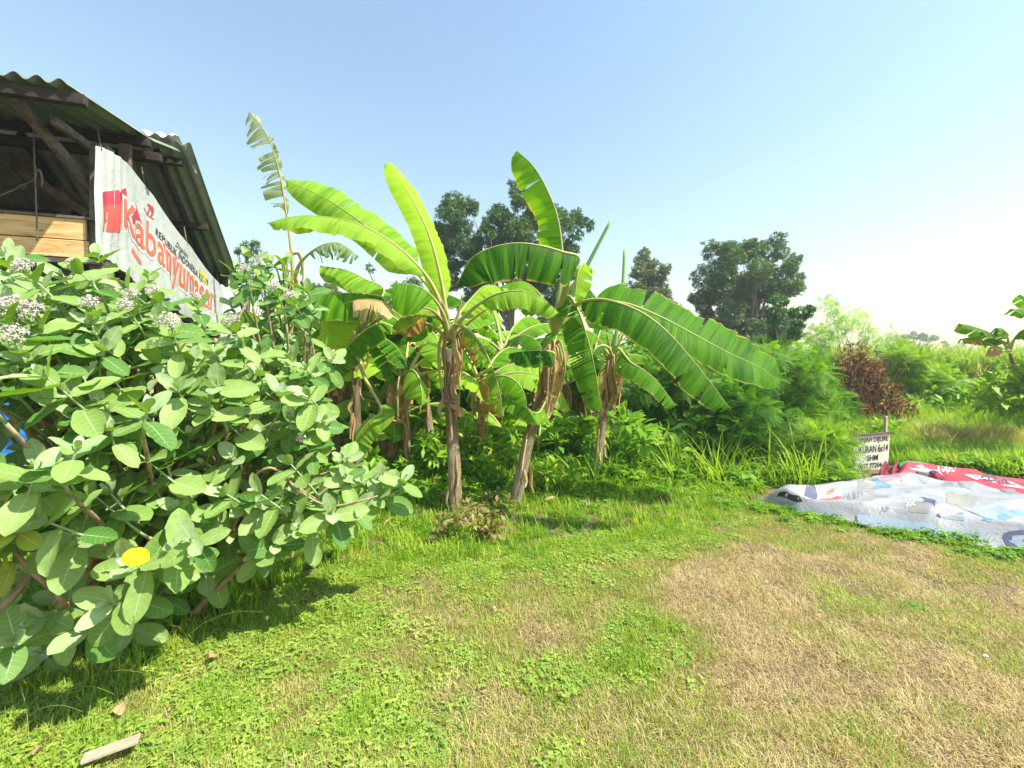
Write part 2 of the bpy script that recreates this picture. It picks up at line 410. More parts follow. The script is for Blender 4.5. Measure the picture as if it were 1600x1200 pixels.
# ---------------------------------------------------------------- ground
def ground_mat():
    t = NT('ground'); g = t.n('ShaderNodeNewGeometry'); p = g.outputs['Position']
    a = t.noise(p, 1.1, 5, .6); b = t.noise(p, 14.0, 6, .75); c = t.noise(p, 90.0, 3, .7)
    dry = t.ramp(b, [(.3, (.10, .07, .04)), (.5, (.24, .175, .10)), (.7, (.42, .33, .20))])  # soil tone darkened, putting shade between the tufts into the colour
    grn = t.ramp(b, [(.3, (.035, .06, .012)), (.6, (.11, .15, .035)), (.8, (.26, .25, .10))])
    sx = t.n('ShaderNodeSeparateXYZ'); t.l(p, sx.inputs[0])
    f = t.math('ADD', t.math('MULTIPLY', sx.outputs[0], -.28), t.math('MULTIPLY', t.math('SUBTRACT', a, .5), 2.2))
    f = t.math('ADD', f, t.math('MULTIPLY', t.math('SUBTRACT', sx.outputs[1], 4.2), .35))
    col = t.mix(t.ramp(f, [(.0, 0.0), (.8, 1.0)]), dry, grn)
    col = t.mix(t.math('MULTIPLY', c, .5), col, (.16, .11, .06), 'MULTIPLY')
    return t.done(t.principled(col, .95, .1, t.bump(t.math('ADD', b, c), .8, .02)))
ground_mat()
xs = list(np.arange(-9, 12.01, .15)) ; ys = list(np.arange(-1, 16.01, .15))
xs = [-260, -160, -100, -50, -25, -15] + xs + [15, 20, 30, 50, 100, 160, 260]
ys = [-30, -10] + ys + [18, 21, 25, 30, 40, 60, 90, 140, 220, 330]
V = [(x, y, H(x, y)) for y in ys for x in xs]; nx = len(xs)
Fq = [(j * nx + i, j * nx + i + 1, (j + 1) * nx + i + 1, (j + 1) * nx + i) for j in range(len(ys) - 1) for i in range(nx - 1)]
tagp(part('ground', V, Fq, M['ground']), kind='structure')

# ---------------------------------------------------------------- shed
CB = Vector((-3.83, 4.0, 0)); EN = Vector((.956, .293, 0)).normalized(); AN = Vector((-.293, .956, 0)).normalized()
def B(e, a, z): return CB + EN * e + AN * a + Vector((0, 0, z))
shed = thing('wooden_shed', B(0, 0, 0), 'open timber shed with dark corrugated cement roof behind the milkweed shrub', 'shed')
def corr_sheet(e0, e1, a0, z0, a1, z1, sag=0.0, name='roof_sheet'):
    per = .135; amp = .024; th = .007; ne = int((e1 - e0) / per * 10) + 1; na = 6
    V = []; F_ = []
    for k in (0, 1):
        for j in range(na):
            f = j / (na - 1); a = a0 + (a1 - a0) * f; z = z0 + (z1 - z0) * f - sag * 4 * f * (1 - f)
            for i in range(ne):
                e = e0 + (e1 - e0) * i / (ne - 1)
                V.append(B(e, a, z + amp * math.cos(2 * math.pi * e / per) + (th if k else 0)))
    def ix(k, j, i): return (k * na + j) * ne + i
    for j in range(na - 1):
        for i in range(ne - 1):
            F_.append((ix(0, j, i), ix(0, j + 1, i), ix(0, j + 1, i + 1), ix(0, j, i + 1)))
            F_.append((ix(1, j, i), ix(1, j, i + 1), ix(1, j + 1, i + 1), ix(1, j + 1, i)))
    for i in range(ne - 1):
        F_.append((ix(0, 0, i), ix(0, 0, i + 1), ix(1, 0, i + 1), ix(1, 0, i)))
        F_.append((ix(0, na - 1, i), ix(1, na - 1, i), ix(1, na - 1, i + 1), ix(0, na - 1, i + 1)))
    for j in range(na - 1):
        F_.append((ix(0, j, 0), ix(1, j, 0), ix(1, j + 1, 0), ix(0, j + 1, 0)))
        F_.append((ix(0, j, ne - 1), ix(0, j + 1, ne - 1), ix(1, j + 1, ne - 1), ix(1, j, ne - 1)))
    return part(name, V, F_, M['roof_cement'], shed)
for k in range(6):
    e1 = .20 - .945 * k + (.03 if k else 0)
    corr_sheet(e1 - .99, e1, -.78, 3.82 + .009 * (k % 2), .50, 4.05 + .009 * (k % 2))
    corr_sheet(e1 - .99, e1 + (.09 if k == 0 else 0), 1.18, 4.35 + .009 * (k % 2), 3.18, 3.00 + .009 * (k % 2), .03)
    corr_sheet(e1 - .99, e1 - .02, .42, 4.02 + .009 * (k % 2), 1.2, 4.26 + .009 * (k % 2))
# ridge cap: white lit piece at the top of the back slope
V = []; F_ = []
for i in range(61):
    e = .16 - 1.2 * i / 60; w = .022 * math.cos(2 * math.pi * e / .135)
    for (a, z) in ((1.02, 4.34), (1.10, 4.40), (1.19, 4.43), (1.28, 4.39), (1.36, 4.33)): V.append(B(e, a, z + w))
F_ = [(i * 5 + j, i * 5 + j + 1, (i + 1) * 5 + j + 1, (i + 1) * 5 + j) for i in range(60) for j in range(4)]
part('ridge_cap', V, F_, M['ridge_white'], shed)
V = [B(.16, 1.28, 4.40), B(.23, 1.40, 4.32), B(.26, 1.44, 4.10), B(.18, 1.33, 4.26)]
MBx = MB(); MBx.v = [tuple(v) for v in V] + [tuple(v + Vector((0, 0, .012))) for v in V]
MBx.f = [(0, 1, 2, 3), (7, 6, 5, 4), (0, 4, 5, 1), (1, 5, 6, 2), (2, 6, 7, 3), (3, 7, 4, 0)]
MBx.build('ridge_flap', M['grey_sheet'], shed)
def beam(name, a, b, w, h, mat='shaded_wood', up=(0, 0, 1), bevel=.006): return MB().beam(a, b, w, h, up).build(name, M[mat], shed, bevel)
for a, z, e1 in ((-.70, 3.74, .26), (.38, 3.95, .22), (.50, 3.86, .27), (1.30, 4.17, .16), (2.00, 3.60, .20), (2.92, 3.06, .20)):
    beam('purlin', B(-5.2, a, z), B(e1, a, z), .06, .085)
for e, a, zt in ((-.02, .06, 3.72), (-.03, 1.5, 3.3), (-.03, 2.95, 3.0), (-2.6, .06, 3.8), (-5.1, .06, 3.8), (-2.6, 2.95, 3.0), (-5.1, 2.95, 3.0)):
    beam('post', B(e, a, H(B(e, a, 0).x, B(e, a, 0).y) - .15), B(e, a, zt), .14, .12, 'old_wood', up=AN)
beam('short_post', B(.02, .36, 3.35), B(.02, .36, 3.90), .10, .05, 'old_wood', up=AN)
beam('brace', P(18, 150, 3.42), P(166, 318, 4.22), .055, .08, 'old_wood')
beam('rafter', P(84, 188, 3.55), P(160, 244, 4.2), .05, .07, 'old_wood')
for e in (-1.3, -2.6, -3.9): beam('rafter', B(e, -.72, 3.70), B(e, .9, 4.02), .05, .09)
for e in (-.05, -1.3, -2.6, -3.9): beam('rafter', B(e, 1.15, 4.22), B(e, 3.05, 2.93), .05, .09)
beam('tie_beam', B(-5.1, 1.2, 3.15), B(-.1, 1.2, 3.15), .06, .10, 'old_wood')
beam('inner_brace', P(-60, 205, 4.6), P(135, 335, 5.1), .06, .09, 'old_wood')
beam('inner_brace', P(60, 270, 5.2), P(160, 345, 5.25), .05, .08, 'old_wood')
beam('inner_post', P(100, 300, 5.2), P(100, 480, 5.2), .12, .06, 'old_wood')
beam('gable_rail', B(.0, .1, 2.62), B(.0, 2.95, 2.62), .05, .09, 'old_wood')
# front boards (facing the camera)
def boards(name, e0, e1, rows, mat, a=-.03):
    for z0, z1 in rows:
        MB().box((B((e0 + e1) / 2, a + U(-.004, .004), (z0 + z1) / 2)), EN * (e1 - e0) / 2, AN * .012, Vector((0, 0, (z1 - z0) / 2))).build(name, M[mat], shed, .003)
boards('plank', -4.6, -.09, ((2.80, 2.985),), 'raw_plank'); boards('plank', -4.6, -.07, ((2.635, 2.79),), 'raw_plank')
MB().box(B(-2.3, -.03, 2.998), EN * 2.3, AN * .03, Vector((0, 0, .012))).build('ledge', M['old_wood'], shed)
MB().box(B(-2.3, -.035, 2.60), EN * 2.3, AN * .03, Vector((0, 0, .02))).build('ledge', M['old_wood'], shed)
z = 2.52
while z > 1.55:
    h = U(.09, .15); boards('slat', -4.6, -.10, ((z - h, z),), random.choice(['shaded_wood', 'old_wood', 'shaded_wood']), a=U(-.01, .03)); z -= h + U(.02, .07)
z = 2.5
while z > .3:
    h = U(.06, .11)
    MB().box(B(.02 + U(-.006, .006), 1.6, z - h / 2), AN * 1.45, EN * .011, Vector((0, U(-.0, .0), h / 2))).build('slat', M[random.choice(['raw_plank', 'raw_plank', 'old_wood'])], shed, .003)
    z -= h + U(.03, .06)
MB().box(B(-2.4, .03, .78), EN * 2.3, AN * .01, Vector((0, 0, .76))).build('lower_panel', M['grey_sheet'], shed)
MB().box(B(-2.6, 2.95, 1.7), EN * 2.6, AN * .02, Vector((0, 0, 1.6))).build('shade_back_wall', M['shaded_wood'], shed)  # wall added to keep the shed interior dark
MB().box(B(-5.15, 1.5, 1.9), EN * .02, AN * 1.4, Vector((0, 0, 1.8))).build('shade_side_wall', M['shaded_wood'], shed)  # unseen wall added to stop light entering from the left
MB().box(B(-2.6, 1.9, 2.6), EN * 2.5, AN * .015, Vector((0, 0, .62))).build('shade_partition', M['shaded_wood'], shed)  # added partition, put in to darken the open interior
# things hung in or on the shed
hk = thing('hanging_hook', P(54, 300, 3.75), 'thin metal rod with a bent hook hanging under the shed eave', 'hook')
C = [P(52, 190, 3.75), P(54, 250, 3.75), P(57, 330, 3.75), P(58, 376, 3.75)]
v, f, u = tube(catmull(C, 20), [.007] * 20, 6); part('rod', v, f, M['wire'], hk, u)
C = [P(55, 290, 3.74), P(57, 268, 3.74), P(62, 266, 3.74), P(66, 278, 3.74), P(65, 292, 3.74)]
v, f, u = tube(catmull(C, 16), [.008] * 16, 6); part('bent_hook', v, f, M['wire'], hk, u)
rp = thing('rope', P(0, 305, 3.8), 'pale knotted rope stretched from the left inside the open shed', 'rope')
C = [P(-80, 335, 3.8), P(0, 306, 3.8), P(36, 290, 3.8), P(54, 281, 3.76)]
v, f, u = tube(catmull(C, 20), [.008] * 20, 6); part('cord', v, f, M['old_wood'], rp, u)
C = [P(31, 293, 3.79), P(36, 289, 3.78), P(39, 291, 3.79), P(36, 295, 3.8)]
v, f, u = tube(catmull(C, 12), [.012] * 12, 6); part('knot', v, f, M['old_wood'], rp, u)

# ---------------------------------------------------------------- drawn print on cloth
def textmesh(s, shear=0, bold=0.0):
    cu = bpy.data.curves.new('t', 'FONT'); cu.body = s; cu.size = 1; cu.shear = shear; cu.offset = bold; cu.resolution_u = 3
    o = bpy.data.objects.new('t', cu); COL.objects.link(o)
    dg = bpy.context.evaluated_depsgraph_get(); dg.update()
    me = bpy.data.meshes.new_from_object(o.evaluated_get(dg)); bpy.data.objects.remove(o); bpy.data.curves.remove(cu)
    bm = bmesh.new(); bm.from_mesh(me); bpy.data.meshes.remove(me)
    bmesh.ops.triangulate(bm, faces=bm.faces[:])
    lg = [e for e in bm.edges if e.calc_length() > .25]
    if lg: bmesh.ops.subdivide_edges(bm, edges=lg, cuts=2)
    bmesh.ops.triangulate(bm, faces=bm.faces[:])
    V = [tuple(v.co) for v in bm.verts]; Fq = [tuple(v.index for v in f.verts) for f in bm.faces]; bm.free()
    a = np.array(V)[:, :2]; mn = a.min(0); mx = a.max(0)
    return (a - mn) / (mx - mn), Fq
def stamp(name, s, root, fn, rect, mat, shear=0, bold=0.0, rot=0, lift=0.0):
    """text s mapped over rect (u0,v0,u1,v1) or quad of four (u,v) corners of the cloth function fn(u,v,lift)"""
    a, Fq = textmesh(s, shear, bold)
    if rot == 180: a = 1 - a
    q = rect if len(rect) == 4 and isinstance(rect[0], tuple) else ((rect[0], rect[1]), (rect[2], rect[1]), (rect[2], rect[3]), (rect[0], rect[3]))
    V = []
    for x, y in a:
        u = (1 - y) * ((1 - x) * q[0][0] + x * q[1][0]) + y * ((1 - x) * q[3][0] + x * q[2][0])
        w = (1 - y) * ((1 - x) * q[0][1] + x * q[1][1]) + y * ((1 - x) * q[3][1] + x * q[2][1])
        V.append(tuple(fn(u, w, .004 + lift)))
    return part(name, V, Fq, M[mat], root, smooth=False)
def patch(name, quad, root, fn, mat, n=14, m=6, lift=0.0, bulge=0):
    V = []
    for j in range(m):
        y = j / (m - 1)
        for i in range(n):
            x = i / (n - 1)
            u = (1 - y) * ((1 - x) * quad[0][0] + x * quad[1][0]) + y * ((1 - x) * quad[3][0] + x * quad[2][0])
            w = (1 - y) * ((1 - x) * quad[0][1] + x * quad[1][1]) + y * ((1 - x) * quad[3][1] + x * quad[2][1])
            w += bulge * math.sin(math.pi * x)
            V.append(tuple(fn(u, w, .003 + lift)))
    Fq = [(j * n + i, j * n + i + 1, (j + 1) * n + i + 1, (j + 1) * n + i) for j in range(m - 1) for i in range(n - 1)]
    return part(name, V, Fq, M[mat], root)
def strip(name, pts, w, root, fn, mat, lift=0.0, n=24):
    C = catmull([(a, b, 0) for a, b in pts], n); V = []
    T = frames(C)
    for i, c in enumerate(C):
        nrm = Vector((-T[i].y, T[i].x, 0)); ww = (w(i / (n - 1)) if callable(w) else w) / 2
        for k in (-1, 1):
            q = c + nrm * ww * k; V.append(tuple(fn(q.x, q.y, .003 + lift)))
    Fq = [(2 * i, 2 * i + 1, 2 * i + 3, 2 * i + 2) for i in range(n - 1)]
    return part(name, V, Fq, M[mat], root)

# banner along the gable side: s = world Y along the wall, v = 0 bottom .. 1 top
ban = thing('banner', B(.06, 0, 2.6), 'white independence day banner with large red lettering tied along the side of the shed', 'banner')
TY = [3.84, 3.95, 4.17, 4.32, 4.96, 5.81, 6.85]; TZ = [3.62, 3.66, 3.70, 3.69, 3.48, 3.22, 2.93]
BY = [3.84, 4.05, 4.2, 4.5, 4.9, 5.5, 6.85]; BZ = [2.66, 2.64, 2.60, 2.50, 2.42, 2.32, 2.25]
def banf(s, v, lift=0.0):
    zt = np.interp(s, TY, TZ) - .03 * abs(math.sin(s * 3.3)); zb = np.interp(s, BY, BZ); z = zb + (zt - zb) * v
    e = .085 + .016 * math.sin(s * 9 + v * 3) * (1 - v) + .010 * math.sin(s * 31 + v * 7) * (1 - v) + .012 * math.sin(s * 55) * math.exp(-((s - 4.0) / .25) ** 2) + .02 * noise.noise((s * 2.2, v * 3, 5)) * (1 - v * v) + .03 * (1 - v) * math.sin(s * 4)
    a = (s - 4.0 - .293 * e) / .956
    if s < 3.98: e -= (3.98 - s) * .25
    return B(e + lift, a, z)
ns, nv = 90, 24
V = [tuple(banf(3.86 + 2.99 * i / ns, j / nv)) for j in range(nv + 1) for i in range(ns + 1)]
Fq = [(j * (ns + 1) + i, j * (ns + 1) + i + 1, (j + 1) * (ns + 1) + i + 1, (j + 1) * (ns + 1) + i) for j in range(nv) for i in range(ns)]
part('cloth', V, Fq, M['banner_white'], ban)
def bpx(px, py):                            # photo pixel on the banner plane -> (s, v)
    Y = 2.53 / (-(px - 800) / F - .306); z = EYE + (HOR - py) / F * Y
    zt = np.interp(Y, TY, TZ); zb = np.interp(Y, BY, BZ); return (Y, (z - zb) / (zt - zb))
def q4(*p): return tuple(bpx(*x) for x in p)
patch('flag_print', q4((166, 362), (188, 362), (186, 318), (162, 320)), ban, banf, 'ink_red')
patch('flag_print', q4((162, 320), (186, 318), (183, 294), (161, 299)), ban, banf, 'ink_darkred')
patch('flag_print', q4((186, 312), (197, 314), (195, 290), (184, 296)), ban, banf, 'ink_darkred')
patch('flag_print', q4((207, 346), (222, 352), (213, 318), (200, 318)), ban, banf, 'ink_darkred')
strip('swoosh_print', [bpx(207, 388), bpx(213, 402), bpx(222, 410)], .05, ban, banf, 'ink_orange')
strip('swoosh_print', [bpx(243, 380), bpx(257, 390), bpx(275, 408), bpx(290, 428)], lambda t: .03 + .09 * math.sin(math.pi * min(1, t * 1.1)), ban, banf, 'ink_orange')
stamp('lettering_outline', 'Kabanyumasan', ban, banf, q4((192, 374), (334, 508), (334, 442), (184, 297)), 'ink_white', .15, .05)
stamp('lettering', 'Kabanyumasan', ban, banf, q4((193, 368), (333, 504), (333, 446), (186, 302)), 'ink_orange', .15, .015, lift=.003)
stamp('lettering', 'REPUBLIK INDONESIA KE-79', ban, banf, q4((240, 366), (323, 445), (324, 436), (241, 355)), 'ink_black', 0, .012)
stamp('lettering', 'Dirgahayu', ban, banf, q4((271, 384), (292, 405), (294, 397), (273, 373)), 'ink_black', .4, .01)
stamp('logo', '79', ban, banf, q4((228, 333), (237, 341), (238, 324), (229, 316)), 'ink_darkred', 0, .05)
strip('logo_stroke', [bpx(224, 323), bpx(229, 334), bpx(238, 343)], .012, ban, banf, 'ink_darkred')
patch('flower_print', q4((312, 436), (322, 443), (320, 424), (311, 418)), ban, banf, 'ink_yellow')
patch('flame_print', q4((322, 470), (328, 474), (327, 463), (323, 458)), ban, banf, 'ink_orange')
for s_ in (3.9, 4.6, 5.6, 6.7):              # cords that tie the banner up
    p0 = banf(s_, 1.0); v, f, u = tube([p0 - Vector((0, 0, .03)), p0 + Vector((-.02, 0, .06)), p0 + Vector((-.06, .02, .22))], [.006] * 3, 6); part('tie_cord', v, f, M['wire'], ban, u)
# blue tarpaulin at the foot of the front wall
bt = thing('blue_tarpaulin', P(20, 700, 3.6), 'crumpled blue plastic tarpaulin hung low on the shed front behind the shrub', 'tarpaulin')
V = []
for j in range(20):
    for i in range(40):
        e = -2.6 + 2.45 * i / 39; zz = .75 + .62 * j / 19
        V.append(tuple(B(e, -.12 + .05 * noise.noise((e * 5, zz * 6, 2)) + .04 * noise.noise((e * 12, zz * 3, 7)), zz + .03 * math.sin(e * 7))))
part('sheet', V, [(j * 40 + i, j * 40 + i + 1, (j + 1) * 40 + i + 1, (j + 1) * 40 + i) for j in range(19) for i in range(39)], M['tarp_blue'], bt)
# ---------------------------------------------------------------- banana plants
def width_profile(x):
    a = min(1.0, (x / .14)) ** .6 if x > 0 else 0
    b = (1 - max(0.0, (x - .60) / .40) ** 3.0) ** .55 if x < 1 else 0
    return a * b
def banana_leaf(root, pts, b, W, A, Bh, up=None, mat='banana_green', tears=5, shred=0.0, cut=1.0, wmul=(1, 1), n=84, name='leaf', label=None, rib='petiole', ribr=.017, seed=None, wav=.5):
    """pts: world midrib points from the crown; blade begins at control point index b;
    A / Bh: how far (degrees) each half hangs below the plane of the midrib (A on the side t x up)"""
    rs = random.Random(seed if seed is not None else R()); C = catmull(pts, n); T = frames(C)
    k = len(pts) - 1; i0 = int(round(b / k * (n - 1))); L = [0]
    for i in range(1, n): L.append(L[-1] + (C[i] - C[i - 1]).length)
    Ub = Vector(up) if up is not None else Vector((0, 0, 1))
    rad = [ribr * (1.35 * (1 - i / (n - 1)) ** 2.2 + .55 * (1 - i / (n - 1)) + .12) for i in range(n)]
    v, f, u = tube(C, rad, 6)
    rib_o = part('midrib', v, f, M[rib], root, u, label=None)
    leafV, leafF, leafUV = [], [], []
    for side, hang, wm in ((1, A, wmul[0]), (-1, Bh, wmul[1])):
        if wm <= 0: continue
        cuts = sorted(rs.uniform(.06, .97) for _ in range(tears + (2 if tears > 1 else 0))); segs = []; last = 0.0
        for c_ in cuts + [1.0]: segs.append((last, c_)); last = c_
        for (x0, x1) in segs:
            if shred and rs.random() < shred * .25: continue
            m = max(3, int((x1 - x0) * (n - i0) * .9) + 2); nv = 7
            dh = rs.uniform(-1, 1) * (3 + 10 * wav) + shred * rs.uniform(-15, 22); lenf = 1 - shred * rs.random() * .5
            skew = rs.uniform(-.02, .02) * (1 + 3 * shred); base = len(leafV)
            gap = min(.45, .004 / max(.004, (x1 - x0)) + rs.random() * (.02 + .4 * shred))
            ph = rs.uniform(0, 6.28)
            for i in range(m):
                xi = x0 + (x1 - x0) * i / (m - 1)
                for j in range(nv):
                    vv = j / (nv - 1)
                    xe = x0 + (x1 - x0) * (.5 + (i / (m - 1) - .5) * (1 - gap * vv)) + skew * vv
                    xe = min(1.0, max(0.0, xe)); fi = i0 + xe * cut * (n - 1 - i0); ii = min(n - 2, int(fi)); fr = fi - ii
                    c = C[ii].lerp(C[ii + 1], fr); t = T[ii].lerp(T[ii + 1], fr).normalized()
                    s = t.cross(Ub)
                    if s.length < .05: s = t.cross(Vector((0, -1, .2)))
                    s.normalize(); nn = s.cross(t)
                    w = W * wm * width_profile(xi * cut) * lenf
                    if cut < 1: w = max(w, W * wm * .75 * (1 if xi > .2 else xi * 5)) if xi > .1 else w
                    h = math.radians(min(165, hang + dh * vv)); h0 = math.radians(max(-40, hang - 26))
                    # the blade leaves the rib flatter and then bends over
                    d = Vector((0, 0, 0)); st = 4
                    for q in range(st):
                        hh = h0 + (h + math.radians(12) - h0) * ((q + .5) / st * vv) ** .6 if vv > 0 else h0
                        d += (s * side * math.cos(hh) - nn * math.sin(hh)) * (w * vv / st)
                    along = L[ii] + (L[ii + 1] - L[ii]) * fr
                    pl = (abs((along * 9 + ph + .35 * math.sin(along * 13 + ph)) % 1 - .5) - .25) * .045 * vv + math.sin(along * 17 + ph) * .026 * wav * vv * vv + math.sin(along * 7.3 + side) * .03 * wav * vv ** 1.5
                    outv = (s * side * math.sin(h) + nn * math.cos(h))
                    leafV.append(tuple(c + d + outv * pl + t * (w * vv * .10))); leafUV.append((along, vv * side))
            for i in range(m - 1):
                for j in range(nv - 1):
                    q = (base + i * nv + j, base + i * nv + j + 1, base + (i + 1) * nv + j + 1, base + (i + 1) * nv + j)
                    leafF.append(q if side < 0 else q[::-1])
    lo = part(name, leafV, leafF, M[mat], root, leafUV, label=label)
    # the rib is a sub-part of its leaf
    rib_o.parent = lo
    return lo
def pp(l, dY=0): return [P(x, y, Y + dY) for x, y, Y in l]
def ribbon(root, pts, w, mat, name='dead_leaf', curl=.6, n=24, seed=0):
    rs = random.Random(seed); C = catmull(pts, n); T = frames(C); V = []; UV = []; m = 5
    a0 = rs.uniform(0, 3.1); tw = rs.uniform(-1.5, 1.5)
    for i, c in enumerate(C):
        t = T[i]; s = t.cross(Vector((math.cos(a0), math.sin(a0), .1))).normalized(); nn = s.cross(t); f = i / (n - 1)
        s2 = s * math.cos(tw * f) + nn * math.sin(tw * f); n2 = nn * math.cos(tw * f) - s * math.sin(tw * f)
        ww = w * (.35 + .65 * math.sin(math.pi * min(1, .12 + f * .9))) * (1 + .3 * noise.noise((f * 6, seed, 0)))
        for j in range(m):
            x = j / (m - 1) * 2 - 1
            V.append(tuple(c + s2 * x * ww / 2 + n2 * (curl * ww * x * x * .5 + .012 * noise.noise((f * 14, x * 3, seed))))); UV.append((f, x))
    return part(name, V, [(i * m + j, i * m + j + 1, (i + 1) * m + j + 1, (i + 1) * m + j) for i in range(n - 1) for j in range(m - 1)], M[mat], root, UV)
def pseudostem(root, pts, r0, r1, seed, top=True, name='pseudostem'):
    n = 44; C = catmull(pts, n); r0 *= .84; r1 *= .72
    rad = [(r0 + (r1 - r0) * (i / (n - 1))) * (1 + .10 * math.exp(-i / 4.0)) for i in range(n)]
    def fn(i, j, a):
        f = i / (n - 1); sheath = ((f * 5.0 + a / 6.283 * 1.0 + seed) % 1.0)
        return 1 + .10 * (1 - sheath) * (.5 + .5 * math.sin(a * 3 + seed)) + .10 * noise.noise((math.cos(a) * 1.6, math.sin(a) * 1.6 + seed, f * 4)) + .05 * noise.noise((math.cos(a) * 6, math.sin(a) * 6, f * 9 + seed))
    v, f, u = tube(C, rad, 26, fn); o = part(name, v, f, M['pseudostem'], root, u)
    # loose dry sheaths peeling off the stem
    rs = random.Random(seed * 13 + 1)
    for k in range(7):
        i = rs.randrange(6, n - 4); a = rs.uniform(-2.9, .2); d = Vector((math.cos(a), math.sin(a), 0))
        c = C[i] + d * rad[i] * 1.03; ln = rs.uniform(.15, .45)
        p = [c, c + d * .02 + Vector((0, 0, -ln * .3)), c + d * rs.uniform(.01, .06) + Vector((rs.uniform(-.02, .02), 0, -ln * .7)), c + d * rs.uniform(.0, .09) + Vector((rs.uniform(-.04, .04), 0, -ln))]
        ribbon(root, p, rs.uniform(.025, .06), rs.choice(['dead_leaf', 'petiole_brown', 'dead_leaf']), 'dry_sheath', seed=seed * 7 + k, n=12)
    return C[-1]
def dead_strips(root, crown, k, seed, ln=(.35, .7)):
    rs = random.Random(seed)
    for q in range(k):
        a = rs.uniform(-3.3, .3); d = Vector((math.cos(a), math.sin(a), 0)); l = rs.uniform(*ln); o = rs.uniform(.05, .14)
        p = [crown + Vector((0, 0, .02)), crown + d * o * .7 + Vector((0, 0, .03)), crown + d * o * 1.1 + Vector((0, 0, -l * .35)), crown + d * o * .9 + Vector((rs.uniform(-.05, .05), 0, -l))]
        ribbon(root, p, rs.uniform(.02, .05), rs.choice(['dead_leaf', 'dead_leaf', 'petiole_brown']), 'dead_leaf', seed=seed + q * 3)
def dead_drape(root, crown, k, seed):       # whole withered leaves folded down along the stem
    rs = random.Random(seed)
    for q in range(k):
        a = rs.uniform(-3.0, 0); d = Vector((math.cos(a), math.sin(a), 0)); l = rs.uniform(.5, 1.0); o = rs.uniform(.10, .2)
        p = [crown, crown + d * o * .8 + Vector((0, 0, .08)), crown + d * o * 1.3 + Vector((0, 0, -l * .3)), crown + d * o + Vector((rs.uniform(-.06, .06), 0, -l * .7)), crown + d * o * .9 + Vector((rs.uniform(-.1, .1), 0, -l))]
        banana_leaf(root, p, 1.5, rs.uniform(.05, .09), 60, 70, up=(d.x, d.y, .2), mat='dead_leaf', tears=rs.randint(4, 8), shred=.4, wav=1.5, n=30, rib='petiole_brown', ribr=.012, seed=seed + q, name='dead_leaf')
def auto_leaf(root, crown, az, ln, lift, droop, W, mat='banana_mid', hang=35, **kw):
    d = Vector((math.cos(az), math.sin(az), 0)); pts = []
    for i in range(7):
        f = i / 6; el = math.radians(lift - droop * f ** 1.3)
        pts.append(crown.copy() if i == 0 else pts[-1] + (d * math.cos(el) + Vector((0, 0, math.sin(el)))) * ln / 6)
    return banana_leaf(root, pts, 1.2, W, hang, hang, mat=mat, n=50, **kw)
GRP = 'banana plants of the grove'
def plant(label, trunk, r0, r1, seed, name='banana_plant'):
    x, y, Y = trunk[0]; p0 = P(x, y, Y); g = H(p0.x, p0.y)
    root = thing(name, (p0.x, p0.y, g), label, 'banana plant', GRP)
    pts = [Vector((p0.x, p0.y, min(g, p0.z) - .05))] + pp(trunk)[0 if p0.z > g + .08 else 1:]
    return root, pseudostem(root, pts, r0, r1, seed)

# --- front plant with the glowing upright leaf
r1_, c1 = plant('front banana plant with a straight peeling trunk and a glowing upright young leaf', [(712, 803, 4.82), (708, 700, 4.82), (702, 610, 4.8), (702, 545, 4.8)], .088, .070, 1.0)
cr = P(702, 528, 4.8); LF = lambda *a, **k: banana_leaf(r1_, *a, **k)
LF([cr, P(698, 490, 4.75), P(688, 430, 4.72), P(670, 366, 4.72), P(642, 308, 4.75), P(604, 252, 4.85)], 1.25, .17, 30, 12, up=(.15, -1, .45), mat='banana_young', tears=1, wmul=(.8, 1.05), wav=.25, label='glowing upright young leaf', seed=2)
LF([cr, P(690, 480, 4.7), P(672, 440, 4.6), P(642, 404, 4.5), P(605, 374, 4.42), P(560, 350, 4.35), P(500, 338, 4.3), P(455, 339, 4.28), P(417, 349, 4.28)], 2.2, .205, 35, 66, mat='banana_pale', tears=2, seed=4, wav=.7)
LF([cr, P(684, 470, 4.9), P(650, 425, 5.0), P(610, 386, 5.1), P(565, 348, 5.2), P(505, 308, 5.3), P(444, 281, 5.4)], 2.0, .30, 10, 40, up=(.1, -.75, .7), mat='banana_pale', tears=1, seed=5, wav=.4, wmul=(1, .8))
LF([cr, P(692, 490, 4.6), P(674, 462, 4.45), P(650, 446, 4.35), P(607, 441, 4.25)], 1.9, .36, 60, 80, mat='banana_mid', tears=1, seed=6, cut=.92, wmul=(.5, 1), wav=.3)
LF([cr, P(690, 500, 4.7), P(668, 482, 4.6), P(640, 486, 4.5), P(612, 512, 4.45)], 1.8, .26, 50, 78, mat='banana_sick', tears=3, seed=7, rib='petiole_brown')
LF([cr, P(716, 505, 4.7), P(742, 480, 4.55), P(775, 460, 4.45), P(812, 455, 4.4), P(846, 465, 4.4), P(874, 490, 4.4)], 2.3, .20, 72, 60, mat='banana_pale', tears=7, seed=8, rib='petiole', ribr=.018, wav=.7)
LF([cr, P(712, 500, 4.95), P(735, 468, 5.1), P(760, 446, 5.2), P(795, 452, 5.3)], 1.4, .30, 75, 40, mat='banana_young', tears=4, seed=9)
LF([cr, P(712, 508, 4.7), P(732, 516, 4.6), P(753, 540, 4.5), P(769, 574, 4.45), P(781, 614, 4.4), P(786, 652, 4.4)], 1.6, .20, 28, 30, up=(.25, -1, .3), mat='banana_sick', tears=16, seed=10, shred=.1, wmul=(1, 0))
LF([cr, P(695, 505, 4.85), P(680, 495, 4.9), P(655, 500, 4.95), P(632, 530, 5.0)], 1.5, .2, 60, 60, mat='banana_mid', tears=4, seed=11)
